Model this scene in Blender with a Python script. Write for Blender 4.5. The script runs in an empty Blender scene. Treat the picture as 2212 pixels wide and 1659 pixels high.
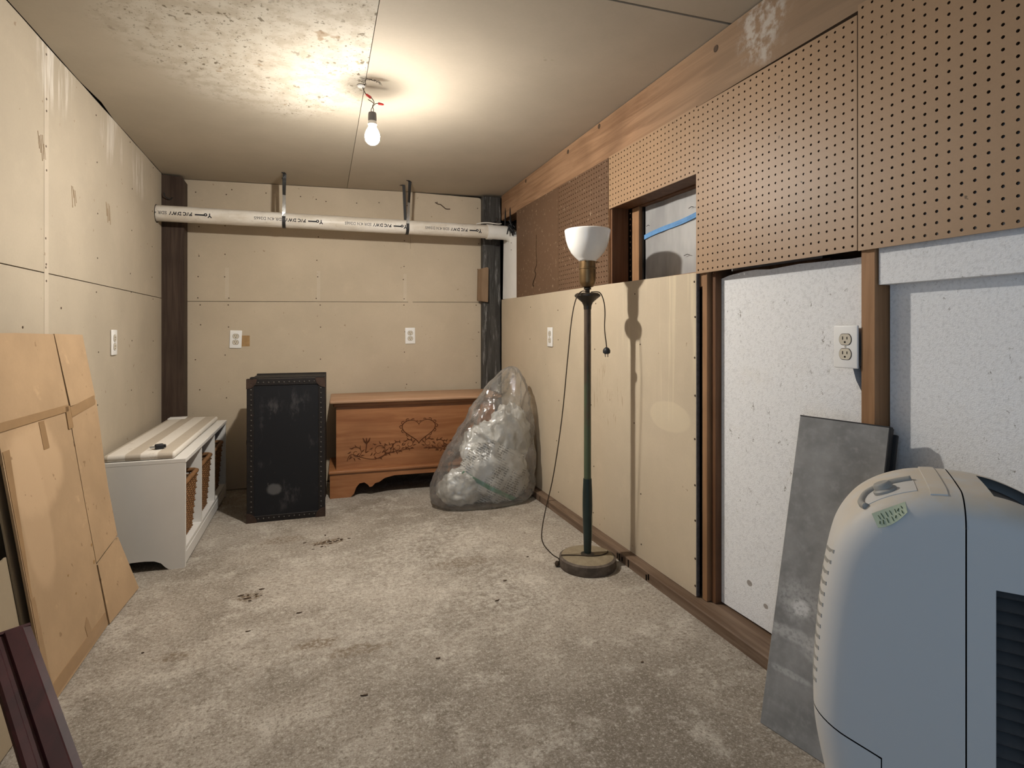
import bpy, bmesh, math, random
from math import sin, cos, pi, sqrt, atan2
from mathutils import Vector, Matrix, noise as mnoise
from mathutils.geometry import tessellate_polygon

random.seed(7)
SC = bpy.context.scene
COL = SC.collection

# ------------------------------------------------------------------ camera, world, lights, exposure
cam = bpy.data.cameras.new('camera')
cam.sensor_fit = 'HORIZONTAL'
cam.sensor_width = 36.0
cam.lens = 1190.0 / 2212.0 * 36.0
cam.shift_y = -(829.5 - 714.0) / 2212.0
cam.clip_start = 0.02
camo = bpy.data.objects.new('camera', cam)
camo.location = (0, 0, 1.02)
camo.rotation_euler = (math.radians(90), 0, -math.radians(20.122))
COL.objects.link(camo)
SC.camera = camo

W = bpy.data.worlds.new('world')
SC.world = W
W.use_nodes = True
W.node_tree.nodes['Background'].inputs[0].default_value = (0.56, 0.76, 1.0, 1)
W.node_tree.nodes['Background'].inputs[1].default_value = 0.22
BULB_STRENGTH = 2350.0
BULB_COLOR = (1.0, 0.945, 0.87, 1)
SC.view_settings.view_transform = 'Standard'
SC.view_settings.look = 'None'
SC.view_settings.gamma = 1.0
SC.view_settings.use_curve_mapping = False
SC.view_settings.exposure = 0.34
# daylight of the open side doorway behind the camera
dl = bpy.data.lights.new('doorway_daylight', 'AREA')
dl.shape = 'RECTANGLE'
dl.size, dl.size_y = 1.0, 1.9
dl.energy = 9.5
dl.color = (0.46, 0.69, 1.0)
dlo = bpy.data.objects.new('doorway_daylight', dl)
dlo.location = (-0.86, -0.62, 1.0)
dlo.rotation_euler = (math.radians(90), 0, math.radians(-90))
COL.objects.link(dlo)

# ------------------------------------------------------------------ material helpers
class Mat:
    def __init__(s, name, rough=0.7, spec=0.3, metal=0.0):
        s.m = bpy.data.materials.new(name)
        s.m.use_nodes = True
        s.t = s.m.node_tree
        s.b = s.t.nodes['Principled BSDF']
        s.b.inputs['Roughness'].default_value = rough
        s.b.inputs['Specular IOR Level'].default_value = spec
        s.b.inputs['Metallic'].default_value = metal
        s._co = None
    def node(s, kind): return s.t.nodes.new(kind)
    def put(s, sock, v):
        if isinstance(v, bpy.types.NodeSocket): s.t.links.new(v, sock)
        elif isinstance(v, (tuple, list)):
            v = tuple(v)
            if sock.type == 'RGBA' and len(v) == 3: v = v + (1,)
            sock.default_value = v
        else: sock.default_value = v
    def co(s):
        if s._co is None: s._co = s.node('ShaderNodeTexCoord').outputs['Object']
        return s._co
    def map(s, scale=(1, 1, 1), rot=(0, 0, 0), loc=(0, 0, 0), vec=None):
        n = s.node('ShaderNodeMapping')
        s.put(n.inputs['Vector'], vec if vec else s.co())
        n.inputs['Scale'].default_value = scale
        n.inputs['Rotation'].default_value = rot
        n.inputs['Location'].default_value = loc
        return n.outputs[0]
    def noise(s, scale, detail=3, rough=0.55, vec=None, dist=0.0):
        n = s.node('ShaderNodeTexNoise')
        s.put(n.inputs['Vector'], vec if vec else s.co())
        n.inputs['Scale'].default_value = scale
        n.inputs['Detail'].default_value = detail
        n.inputs['Roughness'].default_value = rough
        n.inputs['Distortion'].default_value = dist
        return n.outputs['Fac']
    def voro(s, scale, vec=None, feat='F1'):
        n = s.node('ShaderNodeTexVoronoi')
        n.feature = feat
        s.put(n.inputs['Vector'], vec if vec else s.co())
        n.inputs['Scale'].default_value = scale
        return n.outputs['Distance']
    def math(s, op, a, b=0.0, clamp=False):
        n = s.node('ShaderNodeMath'); n.operation = op; n.use_clamp = clamp
        s.put(n.inputs[0], a); s.put(n.inputs[1], b)
        return n.outputs[0]
    def step(s, v, lo, hi):
        n = s.node('ShaderNodeMapRange'); n.interpolation_type = 'SMOOTHSTEP'
        s.put(n.inputs['Value'], v)
        n.inputs['From Min'].default_value = lo; n.inputs['From Max'].default_value = hi
        return n.outputs[0]
    def mix(s, f, a, b, blend='MIX'):
        n = s.node('ShaderNodeMix'); n.data_type = 'RGBA'; n.blend_type = blend
        s.put(n.inputs[0], f); s.put(n.inputs[6], a); s.put(n.inputs[7], b)
        return n.outputs[2]
    def xyz(s, vec=None):
        n = s.node('ShaderNodeSeparateXYZ'); s.put(n.inputs[0], vec if vec else s.co())
        return n.outputs
    def blob(s, c, radii, soft=0.5, wob=0.35, nscale=6.0):
        """1 inside an uneven patch around the point c, 0 outside"""
        mp = s.map(scale=tuple(1.0 / r for r in radii), loc=tuple(-q / r for q, r in zip(c, radii)))
        n = s.node('ShaderNodeVectorMath'); n.operation = 'LENGTH'
        s.put(n.inputs[0], mp)
        d = s.math('ADD', n.outputs['Value'], s.math('MULTIPLY', s.math('SUBTRACT', s.noise(nscale, 4, 0.65), 0.5), wob * 4))
        return s.step(d, 1.0 + soft * 0.5, 1.0 - soft * 0.5)
    def color(s, v): s.put(s.b.inputs['Base Color'], v); return s
    def bump(s, h, strength=0.3, dist=0.003):
        n = s.node('ShaderNodeBump')
        n.inputs['Strength'].default_value = strength
        n.inputs['Distance'].default_value = dist
        s.put(n.inputs['Height'], h)
        s.t.links.new(n.outputs[0], s.b.inputs['Normal'])
        return s

def plain(name, col, rough=0.6, spec=0.3, metal=0.0, var=0.12, scale=14.0):
    m = Mat(name, rough, spec, metal)
    d = tuple(c * (1 - var * 2) for c in col)
    m.color(m.mix(m.noise(scale, 4, 0.6), d, tuple(min(1, c * (1 + var)) for c in col)))
    return m

def wood(name, a, b, axis='Z', scale=26.0, rough=0.6, spec=0.25, stretch=0.06, extra=None):
    m = Mat(name, rough, spec)
    sc = {'X': (stretch, 1, 1), 'Y': (1, stretch, 1), 'Z': (1, 1, stretch)}[axis]
    g = m.noise(scale, 6, 0.6, m.map(scale=sc), dist=0.6)
    big = m.noise(3.0, 3, 0.5)
    c = m.mix(m.step(g, 0.32, 0.68), a, b)
    c = m.mix(m.math('MULTIPLY', m.step(big, 0.45, 0.75), 0.5), c, tuple(q * 0.7 for q in a))
    if extra: c = extra(m, c)
    m.color(c)
    m.bump(g, 0.25, 0.002)
    return m

# ------------------------------------------------------------------ materials
def drywall(name, base, streaks=False, whites=None, dark=0.85):
    m = Mat(name, 0.85, 0.15)
    n1 = m.noise(1.7, 4, 0.6); n2 = m.noise(9, 4, 0.6); n3 = m.noise(120, 2, 0.5)
    c = m.mix(m.step(n1, 0.3, 0.75), tuple(q * dark for q in base), base)
    c = m.mix(m.math('MULTIPLY', m.step(n2, 0.5, 0.8), 0.25), c, tuple(min(1, q * 1.12) for q in base))
    c = m.mix(m.math('MULTIPLY', n3, 0.18), c, tuple(q * 0.6 for q in base))
    sp = m.step(m.noise(34, 2, 0.5), 0.735, 0.78)
    c = m.mix(m.math('MULTIPLY', sp, 0.55), c, (0.22, 0.14, 0.08))
    if streaks:
        st = m.noise(28, 3, 0.6, m.map(scale=(1, 1, 0.05)))
        k = m.math('MULTIPLY', m.step(st, 0.5, 0.75), m.blob((1.33, 1.85, 1.05), (0.4, 0.3, 0.34), 0.8))
        c = m.mix(m.math('MULTIPLY', k, 0.5), c, (0.78, 0.68, 0.48))
        k2 = m.blob((1.33, 1.83, 0.68), (0.3, 0.13, 0.06), 0.15, 0.05)
        c = m.mix(m.math('MULTIPLY', k2, 0.35), c, (0.72, 0.62, 0.44))
        k3 = m.math('MULTIPLY', m.step(m.noise(60, 3, 0.6, m.map(scale=(1, 1, 0.15))), 0.56, 0.7), m.blob((1.33, 2.33, 0.72), (0.3, 0.16, 0.12), 0.5))
        c = m.mix(m.math('MULTIPLY', k3, 0.55), c, (0.28, 0.18, 0.10))
    for (p, r, s_) in (whites or []):
        st = m.noise(26, 3, 0.65, m.map(scale=(1, 1, 0.12)))
        k = m.math('MULTIPLY', m.step(st, 0.42, 0.62), m.blob(p, r, 0.9))
        c = m.mix(m.math('MULTIPLY', k, s_), c, (0.86, 0.82, 0.75))
    m.color(c)
    m.bump(n3, 0.15, 0.001)
    return m

DW = (0.57, 0.478, 0.355)
M_dw_left = drywall('drywall_paper_wall_side', (0.50, 0.43, 0.33), whites=[((-.83, 2.36, 1.93), (.3, .12, .12), .5), ((-.83, 2.95, 1.88), (.3, .13, .11), .38), ((-.83, 3.35, 1.84), (.3, .12, .10), .35)])
M_dw_back = drywall('drywall_paper_back', DW)
M_dw_right = drywall('drywall_paper_window_side', (0.60, 0.50, 0.365), streaks=True)

def ceilmat(name, mould):
    m = Mat(name, 0.85, 0.12)
    base = (0.48, 0.42, 0.33) if mould else (0.52, 0.455, 0.36)
    n1 = m.noise(2.0, 4, 0.6); n3 = m.noise(90, 2, 0.5)
    c = m.mix(m.step(n1, 0.3, 0.75), tuple(q * .88 for q in base), base)
    c = m.mix(m.math('MULTIPLY', n3, 0.15), c, tuple(q * 0.6 for q in base))
    if mould:
        reg = m.blob((-.13, 2.05, 2.0), (.46, .62, 3.0), 0.45, 0.16, 4.0)
        c = m.mix(m.math('MULTIPLY', m.math('MULTIPLY', reg, m.step(m.noise(16, 4, .65), .36, .6)), .75), c, (0.56, 0.52, 0.435))
        sp1 = m.step(m.noise(42, 2, 0.5, m.map(scale=(1, .75, 1))), 0.635, 0.70)
        sp2 = m.step(m.noise(95, 3, 0.6), 0.60, 0.67)
        dens = m.step(m.noise(3.2, 3, 0.6), 0.34, 0.6)
        edge = m.step(m.math('SUBTRACT', m.xyz()[0], m.math('MULTIPLY', m.noise(5, 2), .2)), -.5, .2)
        k = m.math('MULTIPLY', m.math('MULTIPLY', m.math('MAXIMUM', sp1, m.math('MULTIPLY', sp2, .8)), reg), m.math('ADD', m.math('MULTIPLY', dens, .6), .35))
        c = m.mix(m.math('MULTIPLY', k, 0.92), c, (0.12, 0.092, 0.058))
        rust = m.math('MULTIPLY', m.step(m.noise(14, 2, 0.5, m.map(loc=(3, 1, 0))), 0.69, 0.75), reg)
        c = m.mix(m.math('MULTIPLY', rust, 0.6), c, (0.27, 0.17, 0.085))
    else:
        sp = m.step(m.noise(13, 2, 0.5), 0.75, 0.79)
        c = m.mix(m.math('MULTIPLY', sp, 0.5), c, (0.3, 0.24, 0.16))
    bl = m.blob((.245, 2.238, 2.0), (.045, .014, 1.0), 0.9, 0.3, 26.0)
    c = m.mix(m.math('MULTIPLY', bl, 0.65), c, (0.16, 0.11, 0.07))
    m.color(c); m.bump(n3, 0.12, 0.001)
    return m
M_ceil = ceilmat('ceiling_board_plain', False)
M_ceil_mould = ceilmat('ceiling_board_mouldy', True)
M_dark = plain('dark_void', (0.018, 0.014, 0.011), 0.95, 0.02)
M_sheath = plain('old_sheathing_wood', (0.10, 0.055, 0.03), 0.9, 0.05)

def concrete():
    m = Mat('concrete', 0.88, 0.18)
    a, b = (0.205, 0.175, 0.14), (0.385, 0.34, 0.285)
    n1 = m.noise(1.3, 8, 0.72, dist=.3); n2 = m.noise(6, 7, 0.75); n3 = m.noise(80, 6, 0.78); n4 = m.noise(190, 3, 0.7)
    c = m.mix(m.step(n1, 0.36, 0.62), a, b)
    c = m.mix(m.math('MULTIPLY', m.step(n2, 0.50, 0.64), 0.65), c, (0.53, 0.485, 0.42))
    c = m.mix(m.math('MULTIPLY', m.step(n3, 0.51, 0.62), 0.68), c, (0.14, 0.115, 0.085))
    c = m.mix(m.math('MULTIPLY', m.step(n3, 0.47, 0.36), 0.60), c, (0.60, 0.555, 0.485))
    c = m.mix(m.math('MULTIPLY', m.step(n4, 0.55, 0.66), 0.5), c, (0.62, 0.575, 0.50))
    c = m.mix(m.math('MULTIPLY', m.step(n4, 0.45, 0.36), 0.4), c, (0.14, 0.115, 0.09))
    c = m.mix(m.math('MULTIPLY', m.step(m.noise(23, 3, .6, m.map(loc=(5, 2, 0))), 0.66, 0.74), 0.6), c, (0.11, 0.082, 0.055))
    for (p, r, s_) in [((.60, 2.62, 0), (.28, .3, 1), .45), ((.35, 2.0, 0), (.25, .4, 1), .3), ((.75, 2.05, 0), (.16, .22, 1), .5), ((-.2, 1.9, 0), (.3, .2, 1), .25), ((.1, 2.45, 0), (.3, .25, 1), .25)]:
        k = m.math('MULTIPLY', m.blob(p, r, 0.9, .3), m.step(m.noise(34, 7, .78), .40, .66))
        c = m.mix(m.math('MULTIPLY', k, s_), c, (0.70, 0.655, 0.58))
    for (p, r, s_) in [((-.22, 2.33, 0), (.045, .03, 1), .8), ((-.42, 1.47, 0), (.07, .045, 1), .9), ((-.36, 1.40, 0), (.05, .02, 1), .8), ((-.40, 1.98, 0), (.05, .025, 1), .6),
                       ((.08, 2.80, 0), (.07, .03, 1), .9), ((.02, 1.9, 0), (.07, .03, 1), .65), ((.14, 1.82, 0), (.09, .03, 1), .55), ((-.12, 2.9, 0), (.10, .05, 1), .5), ((.62, 2.35, 0), (.12, .05, 1), .45)]:
        k = m.math('MULTIPLY', m.blob(p, r, 0.7, .4, 30), m.step(m.noise(70, 4, .6), .40, .58))
        c = m.mix(m.math('MULTIPLY', k, s_), c, (0.12, 0.075, 0.035))
    m.color(c)
    m.bump(m.math('ADD', m.math('MULTIPLY', n3, 0.8), m.math('MULTIPLY', n4, .5)), 0.55, 0.004)
    return m
M_conc = concrete()

M_post_brown = wood('brown_stained_wood', (0.042, 0.026, 0.018), (0.075, 0.05, 0.036), 'Z', 40)
def greyx(m, c):
    k = m.step(m.noise(46, 5, .7, m.map(scale=(1, 1, .12))), .52, .72)
    return m.mix(m.math('MULTIPLY', k, .8), c, (.30, .295, .28))
M_post_grey = wood('grey_weathered_wood', (0.035, 0.033, 0.030), (0.08, 0.075, 0.068), 'Z', 50, extra=greyx)
M_stud = wood('stud_wood', (0.26, 0.135, 0.062), (0.36, 0.20, 0.10), 'Z', 30)
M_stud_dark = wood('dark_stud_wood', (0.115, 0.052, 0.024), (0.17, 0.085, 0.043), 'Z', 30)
def beamx(m, c):
    k = m.blob((1.33, 1.36, 2.0), (.3, .09, .12), .8, .3, 16)
    c = m.mix(m.math('MULTIPLY', m.math('MULTIPLY', k, m.step(m.noise(30, 4, .65), .40, .62)), .8), c, (.80, .77, .72))
    g = m.step(m.math('ADD', m.xyz()[1], m.math('MULTIPLY', m.noise(3, 3), .8)), 2.6, 1.6)
    return m.mix(m.math('MULTIPLY', g, .6), c, (.235, .175, .115))
M_beam = wood('beam_wood', (0.235, 0.13, 0.07), (0.37, 0.22, 0.125), 'Y', 34, extra=beamx)
M_plate = wood('sole_plate_wood', (0.13, 0.082, 0.052), (0.21, 0.145, 0.10), 'Y', 40)
M_block = wood('block_wood', (0.20, 0.125, 0.07), (0.27, 0.18, 0.11), 'Z', 30)

def hardboard(name, col, rough=0.42, dusty=0.0):
    m = Mat(name, rough, 0.40)
    n1 = m.noise(2.5, 3); n2 = m.noise(140, 2, .5)
    c = m.mix(m.step(n1, .3, .7), tuple(q * .86 for q in col), col)
    c = m.mix(m.math('MULTIPLY', n2, .25), c, tuple(q * .6 for q in col))
    if dusty:
        k = m.step(m.noise(45, 3, .6), .60, .70)
        c = m.mix(m.math('MULTIPLY', k, dusty), c, (.42, .32, .22))
    else:
        k = m.step(m.noise(26, 3, .6), .72, .76)
        c = m.mix(m.math('MULTIPLY', k, .8), c, (.10, .06, .03))
    m.color(c); m.bump(n2, .12, .0008)
    return m
M_peg = hardboard('tan_pegboard', (0.385, 0.245, 0.14), .47)
M_peg_dark = hardboard('dark_hardboard', (0.140, 0.078, 0.043), .6, .55)
M_peghole = plain('peg_hole_edge', (0.10, 0.055, 0.028), .9, .05)

def foam():
    m = Mat('white_foam_board', 0.9, 0.12)
    v = m.voro(330); n = m.noise(120, 3, .6); d = m.noise(6, 5, .7)
    c = m.mix(m.math('MULTIPLY', m.step(n, .45, .7), .40), (.82, .82, .815), (.55, .545, .54))
    c = m.mix(m.math('MULTIPLY', m.step(d, .52, .72), .22), c, (.72, .68, .60))
    st = m.step(m.noise(46, 6, .78, m.map(scale=(1, 1, .7))), .60, .67)
    c = m.mix(m.math('MULTIPLY', m.math('MULTIPLY', st, m.step(m.noise(3.5, 3, .6), .42, .58)), .85), c, (.17, .15, .115))
    for (y, z, r) in ((1.465, .17, .012), (1.395, .125, .01), (1.31, .13, .012), (1.30, .22, .012)):
        c = m.mix(m.math('MULTIPLY', m.blob((1.37, y, z), (.3, r, r * .8), .3, .1, 40), .75), c, (.2, .16, .12))
    m.color(c); m.bump(m.math('ADD', v, m.math('MULTIPLY', n, .6)), .32, .002)
    return m
M_foam = foam()
M_whiteboard = plain('white_painted_board', (.80, .79, .76), .6, .3, var=.05)
def pvc():
    m = Mat('pvc_pipe', .42, .4)
    n = m.noise(16, 4, .6, m.map(scale=(.3, 1, 1)))
    c = m.mix(m.step(n, .35, .7), (.60, .54, .45), (.76, .72, .65))
    c = m.mix(m.math('MULTIPLY', m.step(m.noise(60, 4, .7), .58, .72), .45), c, (.40, .32, .23))
    return m.color(c)
M_pvc = pvc()
M_pvc2 = plain('pvc_fitting', (.74, .72, .67), .4, .4, var=.06)
M_ink = plain('black_ink', (.02, .02, .025), .7, .1, var=.05)
M_inkgrey = plain('faded_ink', (.20, .19, .18), .8, .1, var=.1, scale=60)
M_blackmetal = plain('black_strap_metal', (.035, .034, .033), .5, .4, .3)
M_galv = plain('galvanised_metal', (.45, .45, .43), .45, .5, .7)
M_white_plastic = plain('white_plastic', (.85, .84, .81), .35, .45, var=.03)
M_ivory = plain('ivory_plastic', (.62, .56, .45), .4, .4, var=.06)
M_slot = plain('slot_black', (.015, .012, .01), .8, .1)
M_steel = plain('screw_steel', (.5, .49, .46), .4, .5, .8)
M_nail = plain('rusty_nail', (.09, .06, .04), .7, .2)
M_blacktube = plain('black_cable', (.018, .018, .02), .5, .35)
M_whitecable = plain('white_cable', (.65, .62, .56), .5, .35)
M_rednut = plain('red_wire_nut', (.62, .045, .04), .45, .4, var=.1)
M_socket = plain('socket_bakelite', (.17, .16, .15), .5, .35)
M_bluetape = plain('blue_tape', (.14, .32, .60), .6, .3, var=.18, scale=40)
M_papertape = plain('brown_paper_patch', (.40, .25, .115), .75, .2, var=.2, scale=30)

def emis(name='lit_bulb_glass', k=BULB_STRENGTH):
    m = Mat(name, .3)
    m.b.inputs['Base Color'].default_value = (1, 1, 1, 1)
    m.b.inputs['Emission Color'].default_value = BULB_COLOR
    m.b.inputs['Emission Strength'].default_value = k
    return m
M_bulb = emis()
M_bulbglow = emis('glowing_bulb_neck', 85.0)
M_bulbneck = plain('bulb_neck_white', (.85, .83, .78), .4, .4, var=.03)

def windowsheet():
    m = Mat('white_window_sheeting', .38, .5)
    n = m.noise(7, 3, .6, m.map(scale=(1, 1, .35)))
    c = m.mix(m.step(n, .35, .7), (.31, .305, .30), (.47, .465, .45))
    m.color(c); m.bump(n, .5, .02)
    return m
M_sheet = windowsheet()

def cardboard(name, col):
    m = Mat(name, .8, .15)
    n1 = m.noise(2.6, 4, .6); n2 = m.noise(110, 2, .5); fl = m.noise(120, 1, .5, m.map(scale=(1, 1, .03)))
    c = m.mix(m.step(n1, .35, .68), tuple(q * .82 for q in col), col)
    c = m.mix(m.math('MULTIPLY', n2, .25), c, tuple(q * .65 for q in col))
    c = m.mix(m.math('MULTIPLY', m.step(m.noise(9, 4, .7), .62, .75), .4), c, tuple(min(1, q * 1.25) for q in col))
    w = m.math('MULTIPLY', m.blob((0, -.12, .62), (.5, .17, .13), .35, .12, 7), .55)
    c = m.mix(w, c, tuple(min(1, q * 1.18 + .03) for q in col))
    w = m.math('MULTIPLY', m.blob((0, -.17, .50), (.5, .08, .22), .3, .1, 7), .45)
    c = m.mix(w, c, tuple(min(1, q * 1.12 + .03) for q in col))
    k = m.math('MULTIPLY', m.step(m.noise(26, 3, .6), .68, .74), .5)
    c = m.mix(k, c, (.16, .09, .04))
    m.color(c); m.bump(fl, .15, .001)
    return m
M_card = cardboard('brown_cardboard', (.50, .345, .205))
M_card2 = cardboard('greyish_cardboard', (.42, .34, .235))
M_tape = plain('packing_tape', (.36, .225, .115), .35, .45, var=.12)
M_paint = plain('white_bench_paint', (.72, .70, .66), .5, .35, var=.05, scale=5)
def stripes():
    m = Mat('striped_ticking', .9, .1)
    x = m.xyz()[0]
    f = m.math('FRACT', m.math('MULTIPLY', m.math('ADD', x, 5.0 + .003), 1 / .118))
    k = m.math('MULTIPLY', m.step(f, .50, .53), m.step(f, 1.0, .97))
    w = m.noise(160, 2, .6)
    c = m.mix(k, (.74, .70, .63), (.50, .44, .36))
    c = m.mix(m.math('MULTIPLY', w, .22), c, (.35, .28, .20))
    c = m.mix(m.math('MULTIPLY', m.step(m.noise(20, 4, .6), .62, .72), .3), c, (.35, .26, .17))
    m.color(c); m.bump(w, .3, .001)
    return m
M_stripe = stripes()
M_wicker = plain('wicker', (.25, .125, .052), .6, .3, var=.3, scale=40)
def leather():
    m = Mat('black_trunk_cover', .62, .22)
    c = (.010, .0105, .0125)
    sm = m.math('MULTIPLY', m.step(m.noise(7, 5, .7, m.map(scale=(1.3, 1, .6))), .54, .75), m.blob((.19, 0, .40), (.16, .5, .30), .9, .3))
    c = m.mix(m.math('MULTIPLY', sm, .5), c, (.16, .15, .15))
    c = m.mix(m.math('MULTIPLY', m.blob((.135, 0, .17), (.035, .5, .028), .5, .12, 30), .7), c, (.12, .118, .118))
    sc_ = m.step(m.noise(48, 5, .75, m.map(scale=(1, 1, .25), rot=(0, .5, 0))), .67, .72)
    c = m.mix(m.math('MULTIPLY', sc_, .5), c, (.22, .20, .18))
    c = m.mix(m.math('MULTIPLY', m.step(m.noise(21, 2, .5, m.map(loc=(1, 4, 2))), .775, .79), .9), c, (.75, .72, .66))
    m.color(c); m.bump(m.noise(120, 3, .6), .2, .001)
    return m
M_trunk = leather()
M_trunkband = plain('worn_trunk_binding', (.016, .013, .012), .55, .3, var=.4, scale=30)
M_rustcap = plain('rusty_corner_metal', (.060, .036, .026), .6, .35, .3, var=.35, scale=40)
M_rivet = plain('trunk_rivet', (.085, .078, .07), .45, .5, .6, var=.2)
M_cedar = wood('cedar_wood', (.25, .098, .036), (.37, .165, .068), 'X', 22, .38, .45, .1)
M_cedar_top = wood('dusty_cedar_top', (.36, .20, .11), (.46, .285, .175), 'X', 22, .5, .35, .1)
M_carve = plain('burnt_carving', (.11, .038, .014), .7, .2, var=.25)
M_pole = Mat('worn_green_lamp_pole', .45, .4)
_p = M_pole
_g = _p.noise(20, 5, .7, _p.map(scale=(1, 1, .18)))
_zz = _p.xyz()[2]
_c = _p.mix(_p.step(_g, .40, .60), (.035, .022, .013), (.085, .06, .04))
_c = _p.mix(_p.math('MULTIPLY', _p.step(_p.math('ADD', _zz, _p.math('MULTIPLY', _p.math('SUBTRACT', _g, .5), 1.6)), .92, .58), .9), _c, (.075, .100, .055))
_p.color(_c)
M_sleeve = plain('dark_green_lamp_sleeve', (.012, .028, .026), .35, .5, var=.3)
M_chip = plain('bare_chip', (.34, .33, .23), .6, .2)
M_brass = plain('aged_brass', (.22, .14, .065), .38, .5, .8, var=.25, scale=30)
M_bronze = plain('dark_bronze', (.05, .042, .032), .38, .5, .5, var=.25, scale=30)
def dusty(name, dust, side):
    m = Mat(name, .75, .2)
    n = m.noise(30, 4, .65)
    m.color(m.mix(m.step(n, .35, .7), side, dust)); return m
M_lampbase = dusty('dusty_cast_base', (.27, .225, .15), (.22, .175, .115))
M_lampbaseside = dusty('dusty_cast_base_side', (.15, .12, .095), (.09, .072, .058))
def opal():
    m = Mat('opal_glass', .22, .5)
    m.b.inputs['Base Color'].default_value = (.86, .855, .82, 1)
    m.b.inputs['Subsurface Weight'].default_value = .35
    m.b.inputs['Subsurface Radius'].default_value = (.03, .03, .03)
    return m
M_opal = opal()
M_cord = plain('old_brown_cord', (.06, .042, .028), .7, .2, var=.3, scale=40)

def slate():
    m = Mat('grey_dusty_board', .62, .3)
    n1 = m.noise(5, 5, .65); n2 = m.noise(40, 4, .7)
    c = m.mix(m.step(n1, .3, .7), (.17, .168, .162), (.31, .305, .295))
    c = m.mix(m.math('MULTIPLY', m.step(n2, .5, .75), .4), c, (.34, .335, .32))
    for (p, r, s_) in [((.068, 0, .315), (.022, .5, .02), .95), ((.06, 0, .33), (.06, .5, .05), .35), ((.07, 0, .243), (.09, .5, .016), .45), ((.13, 0, .22), (.05, .5, .018), .4), ((.06, 0, .15), (.05, .5, .008), .4)]:
        k = m.math('MULTIPLY', m.blob(p, r, .8, .25, 30), m.step(m.noise(90, 3, .6), .25, .6))
        c = m.mix(m.math('MULTIPLY', k, s_), c, (.62, .61, .59))
    m.color(c); m.bump(n2, .15, .001)
    return m
M_slate = slate()
M_darkedge = plain('dark_board_edge', (.03, .03, .032), .6, .3, var=.2)
M_unit = plain('offwhite_appliance_plastic', (.58, .572, .55), .42, .4, var=.04, scale=4)
def dusttop():
    m = Mat('dusty_appliance_plastic', .55, .3)
    n = m.noise(24, 4, .65)
    geo = m.node('ShaderNodeNewGeometry').outputs['Normal']
    up = m.step(m.xyz(geo)[2], .25, .85)
    c = m.mix(m.math('MULTIPLY', up, m.step(n, .2, .6)), (.58, .572, .55), (.60, .535, .44))
    m.color(c); return m
M_unitdust = dusttop()
M_unitgrey = plain('grey_appliance_trim', (.33, .325, .30), .5, .35, var=.06)
M_slat = plain('dark_grille_slat', (.055, .055, .056), .55, .35, var=.25, scale=60)
M_tag = plain('pale_green_tag', (.50, .56, .40), .6, .25, var=.08)
M_maroon = wood('maroon_varnished_wood', (.030, .007, .010), (.055, .013, .016), 'Y', 20, .5, .3)

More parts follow.
